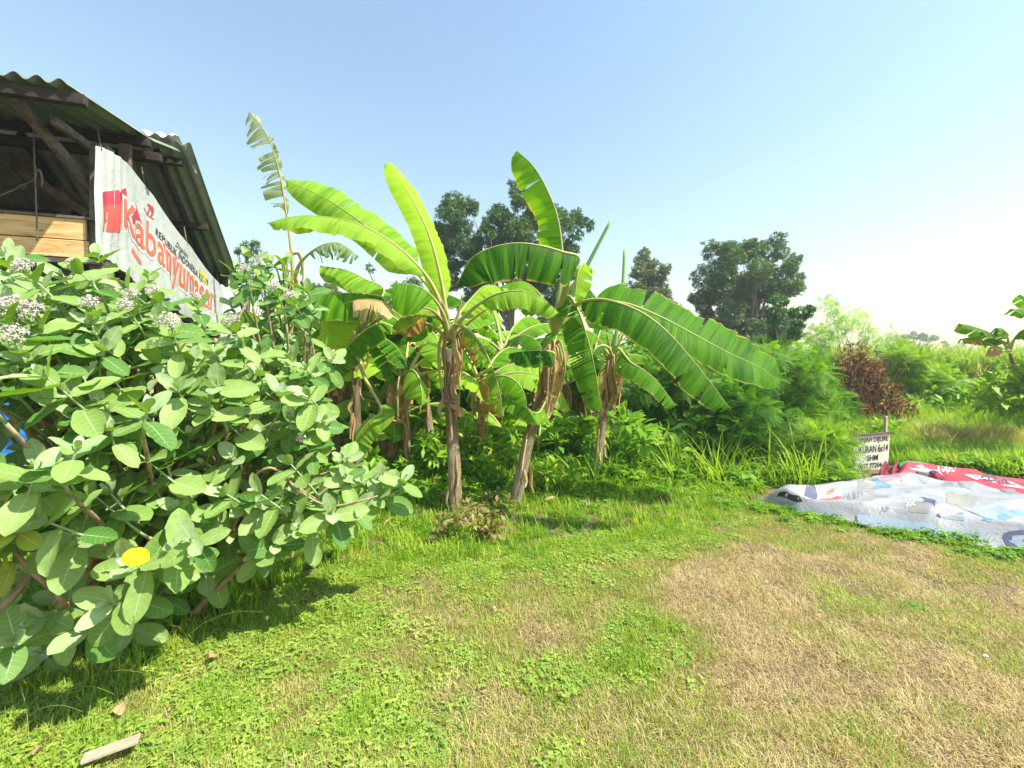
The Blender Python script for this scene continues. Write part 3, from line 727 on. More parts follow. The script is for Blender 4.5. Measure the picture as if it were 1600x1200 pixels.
for q, e in enumerate([(762, 482), (640, 498), (722, 460), (690, 470)]):
    v, f, u = tube(catmull([cr + Vector((0, 0, -.03)), P((702 + e[0]) / 2 + 4, (528 + e[1]) / 2 - 4, 4.72), P(e[0], e[1], 4.65)], 12), np.linspace(.02, .008, 12), 6)
    part('petiole', v, f, M['petiole_brown' if q < 2 else 'petiole'], r1_, u)
dead_strips(r1_, cr, 14, 21); dead_drape(r1_, cr + Vector((0, .05, 0)), 2, 5)
# --- leaning plant
r2_, c2 = plant('leaning banana plant whose trunk tilts right, with a tall leaf bent at its tip', [(803, 790, 5.11), (821, 711, 5.08), (841, 632, 5.05), (853, 585, 5.03), (860, 550, 5.0)], .084, .062, 2.3)
cr = P(866, 520, 5.0); LF = lambda *a, **k: banana_leaf(r2_, *a, **k)
LF([cr, P(872, 470, 4.98), P(878, 430, 4.95), P(878, 385, 4.95), P(870, 335, 4.97), P(852, 290, 5.0), P(832, 258, 5.03), P(808, 236, 5.06)], 2.0, .285, 25, 18, up=(-.35, -1, .2), mat='banana_mid', tears=5, seed=12, wmul=(0, 1.0), wav=1.0, label='tall upright leaf with a folded, torn tip')
LF([cr, P(878, 470, 4.6), P(893, 425, 4.3), P(903, 402, 4.15), P(880, 394, 4.08), P(845, 384, 4.0), P(805, 380, 3.95), P(765, 388, 3.93), P(735, 406, 3.93), P(712, 448, 3.95)], 2.9, .36, 78, 82, mat='banana_green', tears=4, seed=13, wmul=(.45, 1), wav=.45)
LF([cr, P(876, 490, 4.85), P(888, 463, 4.7), P(903, 484, 4.6), P(916, 522, 4.5), P(929, 574, 4.45), P(940, 640, 4.4)], 1.8, .25, 25, 28, up=(.25, -1, .3), mat='banana_green', tears=22, seed=14, shred=.10, wmul=(1, 0), label='drooping leaf split into narrow strips')
LF([cr, P(884, 490, 4.8), P(905, 474, 4.55), P(935, 468, 4.35), P(968, 474, 4.2), P(1005, 490, 4.1), P(1042, 518, 4.02), P(1080, 560, 3.97), P(1112, 600, 3.94), P(1142, 640, 3.92)], 2.2, .30, 62, 15, mat='banana_green', tears=8, seed=15, wmul=(1, .4), wav=.35, ribr=.018)
LF([cr, P(890, 495, 5.0), P(930, 474, 5.0), P(975, 474, 4.95), P(1025, 492, 4.9), P(1080, 520, 4.85), P(1140, 552, 4.8), P(1188, 574, 4.75), P(1220, 598, 4.72)], 1.9, .37, 30, -10, up=(.15, -.55, .9), mat='banana_green', tears=6, seed=16, wmul=(.85, 1.15), wav=.4, ribr=.018, label='longest leaf, arching far to the right')
LF([cr, P(872, 480, 5.1), P(888, 448, 5.15), P(912, 444, 5.2), P(936, 470, 5.2)], 1.6, .28, 65, 30, mat='banana_green', tears=3, seed=17)
LF([cr, P(862, 500, 4.9), P(850, 485, 4.85), P(830, 462, 4.8), P(806, 452, 4.8), P(778, 470, 4.8)], 1.9, .22, 50, 60, mat='banana_mid', tears=6, seed=18)
LF([cr, P(858, 500, 5.2), P(845, 462, 5.4), P(815, 440, 5.5), P(775, 450, 5.6)], 1.3, .30, 60, 60, mat='banana_mid', tears=10, seed=19, shred=.15)
LF([cr, P(870, 480, 4.8), P(905, 432, 4.6), P(912, 410, 4.5), P(904, 425, 4.4), P(898, 470, 4.35)], 1.9, .16, 60, 60, mat='banana_young', tears=7, seed=20)
LF([P(862, 560, 4.95), P(864, 552, 4.85), P(852, 548, 4.75), P(828, 548, 4.65), P(796, 552, 4.6)], 1.2, .22, 40, 62, mat='banana_green', tears=2, seed=21)
LF([P(862, 600, 5.0), P(850, 632, 4.9), P(838, 645, 4.8), P(812, 632, 4.75), P(782, 618, 4.7)], 1.2, .16, 20, 60, mat='banana_mid', tears=2, seed=22, ribr=.01)
v, f, u = tube(catmull([cr, P(885, 478, 4.95), P(915, 420, 4.85), P(954, 345, 4.75)], 24), np.linspace(.042, .016, 24), 10); part('rolled_leaf', v, f, M['banana_spear'], r2_, u)
dead_strips(r2_, P(862, 545, 5.0), 12, 31); dead_drape(r2_, P(864, 545, 5.1), 3, 12)
# --- right plant
r3_, c3 = plant('right-hand banana plant with a slim shaggy trunk beside the feathery shrubs', [(931, 755, 6.13), (938, 690, 6.1), (946, 625, 6.08), (956, 578, 6.05)], .078, .062, 3.7)
cr = P(957, 565, 6.05); LF = lambda *a, **k: banana_leaf(r3_, *a, **k)
LF([cr, P(966, 545, 6.0), P(985, 566, 5.8), P(1005, 578, 5.7), P(1028, 597, 5.6), P(1056, 634, 5.55)], 1.4, .24, 55, 15, mat='banana_green', tears=5, seed=23, wmul=(1, .5))
LF([cr, P(945, 545, 6.0), P(928, 522, 5.9), P(905, 515, 5.8), P(880, 530, 5.8)], 1.6, .24, 60, 60, mat='banana_mid', tears=6, seed=24)
LF([cr, P(966, 535, 6.1), P(980, 500, 6.2), P(1005, 480, 6.3), P(1040, 490, 6.4), P(1070, 520, 6.4)], 1.6, .26, 45, 45, mat='banana_mid', tears=4, seed=25)
LF([cr, P(950, 530, 6.1), P(945, 500, 6.2), P(930, 478, 6.3), P(905, 470, 6.4)], 1.5, .26, 50, 50, mat='banana_mid', tears=4, seed=26)
LF([cr, P(952, 545, 5.9), P(938, 540, 5.8), P(926, 552, 5.7), P(920, 590, 5.7)], 1.5, .2, 65, 65, mat='banana_green', tears=6, seed=27)
v, f, u = tube(catmull([cr, P(962, 530, 6.05), P(972, 460, 6.1), P(976, 391, 6.15)], 20), np.linspace(.036, .02, 20), 10); part('rolled_leaf', v, f, M['banana_spear'], r3_, u)
for q, e in enumerate([(985, 540), (948, 520), (975, 520), (935, 535)]):
    v, f, u = tube(catmull([cr, P((957 + e[0]) / 2, (565 + e[1]) / 2 - 3, 6.0), P(e[0], e[1], 5.95)], 10), np.linspace(.025, .012, 10), 6); part('petiole', v, f, M['petiole'], r3_, u)
dead_strips(r3_, cr, 14, 41, (.3, .75)); dead_drape(r3_, cr, 3, 9)

# --- the plants behind
def back_plant(label, trunk, r0, r1, seed, leaves, strips=6, mats=('banana_mid', 'banana_mid', 'banana_pale', 'banana_green')):
    rt, c = plant(label, trunk, r0, r1, seed); cw = c + Vector((0, 0, .05)); rs = random.Random(int(seed * 100))
    leaves = list(leaves) + [(rs.uniform(20, 165), rs.uniform(1.5, 2.0), rs.uniform(60, 80), rs.uniform(50, 90)), (rs.uniform(-60, 240), rs.uniform(1.2, 1.6), rs.uniform(20, 50), rs.uniform(80, 110))]
    for q, (az, ln, lift, droop) in enumerate(leaves):
        auto_leaf(rt, cw, math.radians(az), ln * 1.18, lift, droop, rs.uniform(.22, .31), mat=rs.choice(mats), hang=rs.uniform(22, 58), tears=rs.randint(3, 9), seed=int(seed * 50) + q, shred=rs.choice([0, 0, .12]))
    if strips: dead_strips(rt, cw, strips + 3, int(seed * 77)); dead_drape(rt, cw, 3, int(seed * 31))
    return rt, cw
back_plant('banana plant with a pale ragged trunk just left of the front one', [(676, 735, 6.3), (669, 655, 6.3), (661, 600, 6.3), (655, 552, 6.3)], .082, .07, 4.1, [(150, 1.7, 62, 95), (95, 1.8, 70, 80), (40, 1.5, 60, 100), (200, 1.5, 55, 100), (-60, 1.0, 55, 130)], 8)
back_plant('thin banana plant standing between the front and the leaning trunk', [(755, 745, 6.35), (753, 690, 6.35), (752, 640, 6.35), (751, 612, 6.35)], .07, .055, 5.2, [(170, 1.3, 55, 110), (60, 1.5, 65, 90), (-40, 1.0, 50, 130), (10, 1.2, 60, 110)], 7)
back_plant('banana plant with yellow arching leaf stalks behind the middle of the grove', [(781, 712, 8.0), (782, 660, 8.0), (784, 600, 8.0), (785, 556, 8.0)], .09, .08, 6.3, [(160, 1.8, 65, 105), (110, 2.0, 74, 80), (60, 1.9, 66, 95), (20, 1.8, 60, 105), (210, 1.4, 50, 120), (-50, 1.2, 55, 120)], 8)
back_plant('slender banana plant directly behind the leaning trunk, to its right', [(859, 722, 7.5), (859, 670, 7.5), (860, 610, 7.5)], .075, .06, 7.1, [(100, 1.7, 70, 90), (50, 1.6, 62, 100), (175, 1.3, 55, 110), (-30, 1.1, 60, 120)], 9)
back_plant('banana plant with a bunch of hanging brown leaves right of the leaning trunk', [(877, 704, 8.2), (877, 660, 8.2), (878, 612, 8.2)], .075, .065, 8.4, [(120, 1.6, 70, 90), (30, 1.5, 60, 100), (-20, 1.2, 50, 120)], 14)
back_plant('small far banana plant seen under the leaning plant’s leaves', [(812, 695, 8.5), (813, 650, 8.5), (814, 612, 8.5)], .07, .055, 9.2, [(140, 1.4, 66, 100), (80, 1.5, 72, 85), (20, 1.4, 58, 105), (200, 1.2, 50, 120)], 5)
back_plant('young slim banana plant left of the grove with green stalks', [(614, 735, 6.6), (612, 690, 6.6), (609, 648, 6.6)], .045, .035, 10.6, [(165, 1.1, 55, 125), (80, 1.3, 78, 60), (25, 1.2, 68, 90), (-70, 1.0, 45, 130), (215, 1.1, 48, 120), (100, 1.2, 60, 80)], 2, ('banana_pale', 'banana_mid'))
back_plant('banana plant with an orange stem half hidden at the left of the grove', [(600, 745, 7.2), (600, 700, 7.2), (601, 640, 7.2)], .075, .065, 11.3, [(150, 1.6, 65, 100), (95, 1.8, 75, 80), (35, 1.5, 62, 100)], 6)
back_plant('banana plant with a thick brown stem right of the young slim one', [(627, 745, 7.4), (627, 700, 7.4), (628, 655, 7.4)], .085, .07, 12.9, [(120, 1.7, 70, 95), (60, 1.6, 68, 95), (200, 1.5, 58, 110)], 8)
back_plant('banana plant behind the tall milkweed, its broad leaves over the shrub', [(520, 720, 6.4), (520, 640, 6.4), (522, 560, 6.4)], .08, .06, 13.4, [(160, 1.7, 58, 95), (120, 1.9, 72, 75), (60, 1.8, 62, 80), (10, 1.9, 48, 75), (200, 1.5, 52, 110), (-30, 1.3, 40, 110)], 5)
back_plant('tall banana plant nearest the shed roof end', [(430, 720, 7.0), (428, 640, 7.0), (430, 540, 7.0)], .08, .06, 14.6, [(150, 1.6, 60, 95), (100, 1.7, 70, 85), (40, 1.7, 60, 95), (0, 1.5, 50, 95), (230, 1.3, 45, 110), (-70, 1.3, 48, 110)], 4)
for q, (x, y0, y1, Y, lb) in enumerate([(655, 715, 575, 8.6, 'rear banana plant left of the pale ragged trunk'), (585, 715, 560, 10.4, 'rearmost banana plant at the left of the grove'), (920, 712, 590, 8.0, 'rear banana plant just left of the slim shaggy trunk'), (700, 720, 590, 9.4, 'far banana plant peeking out behind the front trunk'), (735, 712, 585, 9.8, 'far banana plant between the two rear yellow-stalked ones'), (840, 705, 600, 9.6, 'far banana plant behind the leaning trunk'), (905, 715, 610, 9.0, 'far banana plant right of the hanging brown leaves'), (570, 725, 590, 9.0, 'far banana plant behind the half hidden left stems'), (475, 715, 570, 9.2, 'far banana plant between the shed and the grove')]):
    back_plant(lb, [(x, y0, Y), (x + 2, (y0 + y1) / 2, Y), (x + 3, y1, Y)], .08, .06, 15.5 + q * 1.7, [(150 + U(-20, 20), U(1.5, 1.9), 65, 100), (95 + U(-20, 20), U(1.6, 2), 74, 80), (40 + U(-20, 20), U(1.5, 1.8), 62, 100), (-10, 1.4, 55, 110), (210, 1.4, 55, 110)], 5)
# young suckers without a trunk, standing between the old stems
for q, (x, y, Y, n_, sz, lb) in enumerate([(648, 722, 6.9, 4, .95, 'young banana sucker left of the front trunk'), (728, 716, 6.9, 4, .85, 'young banana sucker just right of the front trunk'), (790, 712, 7.3, 4, .9, 'young banana sucker between the front and leaning trunks'), (838, 712, 7.0, 4, .8, 'small banana sucker behind the leaning trunk foot'), (905, 712, 7.2, 5, .9, 'young banana sucker beside the slim shaggy trunk'), (560, 740, 6.2, 5, 1.0, 'young banana sucker behind the tip of the milkweed'), (975, 720, 7.2, 4, .7, 'low banana sucker right of the slim shaggy trunk')]):
    p0 = P(x, y, Y); rt = thing('banana_sucker', (p0.x, Y, H(p0.x, Y)), lb, 'banana plant', 'young banana suckers'); rs = random.Random(q + 90)
    g0 = Vector(rt.location); top = g0 + Vector((rs.uniform(-.05, .05), 0, sz * .45)); v, f, u = tube(catmull([g0 - Vector((0, 0, .05)), g0.lerp(top, .5), top], 10), np.linspace(.04, .02, 10), 10); part('pseudostem', v, f, M['petiole'], rt, u)
    for k in range(n_ + 1): auto_leaf(rt, top, math.radians(k * 360 / (n_ + 1) + rs.uniform(-25, 25)), sz * rs.uniform(.8, 1.15), rs.uniform(62, 80), rs.uniform(55, 95), rs.uniform(.12, .17), mat=rs.choice(['banana_pale', 'banana_mid', 'banana_mid']), hang=rs.uniform(15, 40), tears=rs.randint(0, 4), seed=900 + q * 10 + k)
back_plant('slim banana plant with a pale stem just left of the front banana', [(640, 748, 5.9), (636, 690, 5.9), (634, 640, 5.9), (632, 600, 5.9)], .06, .05, 44.1, [(150, 1.4, 62, 95), (95, 1.5, 72, 80), (40, 1.2, 60, 100), (200, 1.2, 50, 110), (-60, .9, 45, 130)], 5, ('banana_pale', 'banana_mid', 'banana_young'))
back_plant('banana plant with bright pale leaves behind the broken brown leaf', [(530, 740, 6.8), (530, 660, 6.8), (532, 570, 6.8)], .07, .055, 46.3, [(165, 1.6, 55, 90), (120, 1.7, 68, 75), (70, 1.7, 65, 80), (20, 1.6, 50, 90), (-20, 1.3, 45, 110)], 5, ('banana_pale', 'banana_mid', 'banana_pale'))
# stump
st = P(847, 712, 7.3); stump = thing('banana_stump', (st.x, st.y, H(st.x, st.y)), 'short cut orange banana stump between trunks', 'stump')
pseudostem(stump, [Vector((st.x, st.y, 0)), P(847, 700, 7.3), P(847, 676, 7.3)], .075, .06, 30.5, name='cut_stem')
# --- left plant with the tattered vertical leaf (mostly dead)
rt, cw = plant('tall withered banana plant with one tattered upright leaf against the sky', [(462, 740, 6.0), (464, 640, 6.0), (462, 540, 6.0), (459, 440, 6.0)], .06, .032, 40.2)
banana_leaf(rt, [P(459, 440, 6.0), P(455, 390, 6.0), P(447, 330, 6.0), P(440, 285, 6.0), P(428, 240, 6.0), P(412, 203, 6.0), P(388, 174, 6.0)], 1.9, .36, 15, 22, up=(.1, -1, .1), mat='banana_bleached', tears=30, shred=.5, wmul=(.2, .95), seed=50, rib='petiole_brown', ribr=.014, label='wind-shredded bleached leaf')
banana_leaf(rt, [P(459, 440, 6.0), P(470, 410, 5.9), P(500, 385, 5.8), P(530, 380, 5.8), P(560, 400, 5.8)], 1.5, .25, 70, 70, mat='banana_bleached', tears=22, shred=.7, seed=51)
dead_strips(rt, P(457, 400, 6.0), 8, 52, (.25, .55)); dead_strips(rt, P(460, 440, 6.0), 8, 55, (.3, .6))
# leaves of the left group placed one by one
rl, cl = plant('banana plant left of the grove with a broken brown hanging leaf', [(560, 735, 5.6), (558, 660, 5.6), (556, 600, 5.6), (556, 560, 5.6)], .075, .055, 42.7)
cr = P(556, 545, 5.6); LF = lambda *a, **k: banana_leaf(rl, *a, **k)
LF([cr, P(575, 500, 5.5), P(598, 468, 5.3), P(575, 460, 5.2), P(540, 458, 5.1), P(500, 462, 5.1), P(470, 475, 5.1)], 1.9, .38, 50, 70, mat='banana_mid', tears=3, seed=53)
LF([cr, P(570, 500, 5.6), P(600, 455, 5.8), P(570, 436, 5.8), P(540, 422, 5.8), P(500, 415, 5.8)], 1.8, .30, 60, 60, mat='banana_pale', tears=5, seed=54)
LF([cr, P(572, 515, 5.4), P(590, 505, 5.2), P(565, 520, 5.0), P(540, 545, 4.95), P(512, 590, 4.9)], 1.8, .24, 50, 50, up=(-.3, -.6, .7), mat='banana_green', tears=14, shred=.15, seed=55)
LF([cr, P(570, 590, 5.3), P(596, 640, 5.1), P(580, 655, 5.0), P(560, 680, 5.0), P(545, 720, 5.0)], 1.8, .20, 30, 30, up=(-.5, -.8, .3), mat='banana_pale', tears=1, seed=56)
LF([cr, P(545, 500, 5.7), P(530, 470, 5.8), P(500, 450, 5.9), P(460, 450, 6.0)], 1.6, .3, 55, 55, mat='banana_mid', tears=4, seed=57)
LF([cr, P(560, 500, 5.5), P(545, 470, 5.3), P(520, 500, 5.15), P(505, 545, 5.1)], 1.5, .3, 50, 50, up=(.1, -.8, .5), mat='banana_young', tears=2, seed=58)
LF([cr, P(580, 510, 5.3), P(610, 482, 5.0), P(590, 470, 4.85), P(562, 468, 4.8), P(536, 475, 4.8)], 1.9, .30, 70, 78, mat='dead_leaf', tears=7, seed=61, wav=1.6, shred=.35, wmul=(0, 1), rib='petiole_brown', cut=.8, label='broken brown dry leaf')
dead_strips(rl, cr, 6, 60)
# the banana plants beyond the tarpaulin, cut by the right edge
rb = thing('banana_plant', P(1594, 620, 7.4), 'dark bluish banana plant at the right end of the cane field, with withered lower leaves', 'banana plant')
pseudostem(rb, [P(1600, 650, 7.4), P(1592, 600, 7.4), P(1578, 552, 7.4)], .042, .03, 61.0); cr = P(1577, 548, 7.4)
banana_leaf(rb, [cr, P(1570, 538, 7.35), P(1545, 520, 7.2), P(1520, 510, 7.1), P(1498, 505, 7.0)], 1.1, .2, 35, 45, mat='banana_green', tears=3, seed=62)
banana_leaf(rb, [cr, P(1565, 545, 7.3), P(1540, 535, 7.2), P(1522, 527, 7.1), P(1500, 530, 7.0)], 1.9, .13, 60, 70, mat='banana_sick', tears=6, seed=63, shred=.3)
banana_leaf(rb, [cr, P(1562, 548, 7.2), P(1548, 542, 7.1), P(1540, 555, 7.1)], 1.0, .14, 70, 70, mat='dead_leaf', tears=3, seed=64)
banana_leaf(rb, [cr, P(1575, 530, 7.4), P(1568, 515, 7.4), P(1555, 512, 7.3)], 1.0, .18, 60, 60, mat='banana_green', tears=8, shred=.2, seed=65)
banana_leaf(rb, [cr, P(1585, 530, 7.3), P(1600, 515, 7.2), P(1625, 520, 7.1)], 1.0, .22, 55, 55, mat='banana_green', tears=4, seed=66)
rb2 = thing('banana_plant', P(1640, 620, 7.0), 'banana plant outside the right edge, only two leaf tips reaching in', 'banana plant')
pseudostem(rb2, [P(1640, 650, 7.0), P(1640, 560, 7.0), P(1638, 520, 7.0)], .07, .06, 67.0); cr = P(1638, 515, 7.0)
banana_leaf(rb2, [cr, P(1630, 495, 6.9), P(1605, 484, 6.8), P(1578, 483, 6.7)], 1.0, .17, 40, 50, mat='banana_green', tears=6, seed=68, shred=.1)
banana_leaf(rb2, [cr, P(1628, 490, 7.0), P(1610, 470, 7.0), P(1594, 460, 7.0)], 1.0, .17, 40, 50, mat='banana_mid', tears=3, seed=69)
banana_leaf(rb2, [cr, P(1650, 480, 7.0), P(1680, 460, 7.0), P(1720, 470, 7.0)], 1.0, .2, 40, 50, mat='banana_mid', tears=3, seed=70)
# ---------------------------------------------------------------- milkweed shrubs
def milk_leaf_mesh(k):
    rs = random.Random(100 + k); n = 12; m = 8; V = []; UV = []
    wd = rs.uniform(.235, .29); curl = rs.uniform(-.18, .30); cup = rs.uniform(.10, .30); fold = rs.uniform(-.05, .12)
    y = 0; z = 0; ang = rs.uniform(.0, .15)
    cen = []
    for i in range(n):
        cen.append((y, z)); ang -= curl / n * 1.6; y += math.cos(ang) / (n - 1); z += math.sin(ang) / (n - 1)
    for i in range(n):
        f = i / (n - 1); w = wd * (max(0, math.sin(math.pi * min(1, f * .90 + .07) ** 1.12)) ** .66) * (1 if f > 0 else .3)
        if i == n - 1: w *= .2
        for j in range(m + 1):
            x = j / m * 2 - 1
            zz = cen[i][1] + cup * w * x * x + .012 * math.sin(f * 15 + x * 2 + k) * abs(x) + .010 * math.sin(f * 42) * abs(x) ** .5
            V.append((x * w, cen[i][0] - .02 * x * x * w, zz)); UV.append((f, x))
    Fq = [(i * (m + 1) + j, i * (m + 1) + j + 1, (i + 1) * (m + 1) + j + 1, (i + 1) * (m + 1) + j) for i in range(n - 1) for j in range(m)]
    return np.array(V), Fq, UV
MLM = [milk_leaf_mesh(k) for k in range(7)]
MMESH = {}
def mm(k, mat):
    if (k, mat) not in MMESH:
        v, f, u = MLM[k]; me = bpy.data.meshes.new('milkweed_leaf'); setmesh(me, v, f, u); me.materials.append(M[mat]); MMESH[(k, mat)] = me
    return MMESH[(k, mat)]
def flower_mesh(k):
    rs = random.Random(k); V = []; F_ = []
    for p in range(5):                      # five pointed, twisted petals
        a = p * 2 * math.pi / 5; d = Vector((math.cos(a), math.sin(a), 0)); s = Vector((-d.y, d.x, 0)); n = len(V); rf = rs.uniform(-.25, .15)
        V += [tuple(d * .12 - s * .17), tuple(d * .12 + s * .17), tuple(d * .62 + s * .20 + Vector((0, 0, rf * .4 + .1))), tuple(d * .62 - s * .20 + Vector((0, 0, rf * .4 - .04))), tuple(d * 1.15 + s * .06 + Vector((0, 0, rf + .2))), tuple(d * 1.12 - s * .06 + Vector((0, 0, rf + .14)))]
        F_ += [(n, n + 1, n + 2, n + 3), (n + 3, n + 2, n + 4, n + 5)]
    return V, F_
def crown_mesh():
    V = []; F_ = []; seg = 10
    for i, (r, z) in enumerate([(.30, 0), (.38, .25), (.22, .5), (.12, .58)]):
        for j in range(seg):
            a = j / seg * 6.283; rr = r * (1.15 if j % 2 else .8); V.append((rr * math.cos(a), rr * math.sin(a), z))
    for i in range(3):
        for j in range(seg): F_.append((i * seg + j, i * seg + (j + 1) % seg, (i + 1) * seg + (j + 1) % seg, (i + 1) * seg + j))
    return V, F_
FM = []
for k in range(3):
    v, f = flower_mesh(k); me = bpy.data.meshes.new('petals'); me.from_pydata(v, [], f); me.materials.append(M['petal'])
    cv, cf = crown_mesh(); n = len(v)
    me2 = bpy.data.meshes.new('flower'); me2.from_pydata(v + cv, [], f + [tuple(i + n for i in q) for q in cf]); me2.materials.append(M['petal']); me2.materials.append(M['flower_crown'])
    for p in me2.polygons:
        if p.index >= len(f): p.material_index = 1
    FM.append(me2); bpy.data.meshes.remove(me)
def basis(fwd, nrm):
    f = fwd.normalized(); s = f.cross(nrm)
    if s.length < 1e-4: s = f.cross(Vector((.3, .2, .9)))
    s.normalize(); n = s.cross(f); return Matrix((s, f, n)).transposed()
def shoot(out, tip, axis, size, pairs, mats, rs, droop=0):
    """rosette of opposite leaf pairs below tip; out collects (variant, mat, matrix)"""
    ax = axis.normalized(); s0 = ax.cross(Vector((rs.uniform(-1, 1), rs.uniform(-1, 1), .3))).normalized(); t0 = ax.cross(s0)
    pos = tip.copy(); rot = rs.uniform(0, 3.1)
    for k in range(pairs):
        f = k / max(1, pairs - 1); ln = size * (.30 + .70 * min(1, (k + .3) / 2.4)) * rs.uniform(.85, 1.1) * (1 if k < 4 else .88)
        el = math.radians(max(-8, 74 - 25 * k + rs.uniform(-12, 12)) - droop * f)
        a = rot + k * math.pi / 2
        for sg in (0, math.pi):
            aa = a + sg + rs.uniform(-.25, .25); d = (s0 * math.cos(aa) + t0 * math.sin(aa)); fw = d * math.cos(el) + ax * math.sin(el)
            fw += Vector((0, 0, -.12 * f)); nr = ax * math.cos(el) - d * math.sin(el)
            nr = nr + Vector((.25, -.12, .35)) * .4 + Vector((rs.uniform(-.3, .3), rs.uniform(-.3, .3), 0))
            nr = nr - fw * (nr.dot(fw) / fw.length_squared)
            mt = mats[3] if k == 0 else (mats[2] if k == 1 else (mats[0] if rs.random() < .7 else mats[1]))
            l2 = ln * (1 if k else .8)
            Mx = Matrix.Translation(pos) @ (basis(fw, nr) @ Matrix.Diagonal((l2 * rs.uniform(.9, 1.12), l2, l2))).to_4x4()
            out.append((rs.randrange(7), mt, Mx, k))
        pos = pos - ax * size * (.10 + .10 * k) * rs.uniform(.8, 1.2)
    return pos
def flower_head(root, c, axis, rad, k, rs):
    h = bpy.data.objects.new('flower_head', None); COL.objects.link(h); h.parent = root; h.location = c - Vector(root.location); h.empty_display_size = .02
    ax = axis.normalized(); s0 = ax.orthogonal().normalized(); t0 = ax.cross(s0); items = []
    for q in range(k):
        z = 1 - (q + .5) / k * 1.25; r = math.sqrt(max(0, 1 - z * z)); a = q * 2.4 + rs.uniform(-.2, .2)
        d = (ax * z + s0 * r * math.cos(a) + t0 * r * math.sin(a)); p = d * rad * rs.uniform(.8, 1.1)
        o = bpy.data.objects.new('flower', rs.choice(FM)); COL.objects.link(o); o.parent = h
        sc = .0125 * rs.uniform(.85, 1.15)
        o.matrix_local = Matrix.Translation(p) @ (basis(d.orthogonal(), d) @ Matrix.Diagonal((sc, sc, sc))).to_4x4()
        items.append((catmull([-ax * rad * .9, p * .4 - ax * rad * .2, p], 5), [.0013] * 5))
    v, f, u = tubes(items, 4); me = bpy.data.meshes.new('flower_stalks'); setmesh(me, v, f, u); me.materials.append(M['milkweed_stalk'])
    o = nobj('flower_stalks', me, h)
def place_leaves(root, out, cap=290):
    def key(x):
        p = x[2].translation; return p.y + (0 if abs(p.x) < 1.25 * p.y else 3)
    out = sorted(out, key=key); loc = Vector(root.location); T_ = Matrix.Translation(-loc)
    for v, mt, Mx, k in out[:cap]:
        o = bpy.data.objects.new('leaf', mm(v, mt)); COL.objects.link(o); o.parent = root; o.matrix_local = T_ @ Mx
    rest = {}
    for x in out[cap:]: rest.setdefault(x[1], []).append(x)
    if not rest: return
    VV, FF, UU, RR, MI, n, ml = [], [], [], [], [], 0, []
    for mt, xs_ in rest.items():
        ml.append(M[mt])
        for v, _, Mx, k in xs_:
            a, f, u = MLM[v]; Mn = np.array(T_ @ Mx); vv = a @ Mn[:3, :3].T + Mn[:3, 3]
            VV.append(vv); FF.append(np.array(f) + n); UU.append(np.array(u)); RR.append(np.full(len(a), random.random())); MI.append(np.full(len(f), len(ml) - 1)); n += len(a)
    me = bpy.data.meshes.new('foliage'); setmesh(me, np.concatenate(VV), np.concatenate(FF), np.concatenate(UU), np.concatenate(RR))
    for m_ in ml: me.materials.append(m_)
    me.polygons.foreach_set('material_index', np.concatenate(MI).astype(np.int32))
    o = nobj('foliage', me, root); o['kind'] = 'stuff'
def inside(poly, x, y):
    c = False; j = len(poly) - 1
    for i in range(len(poly)):
        xi, yi = poly[i]; xj, yj = poly[j]
        if (yi > y) != (yj > y) and x < (xj - xi) * (y - yi) / (yj - yi) + xi: c = not c
        j = i
    return c
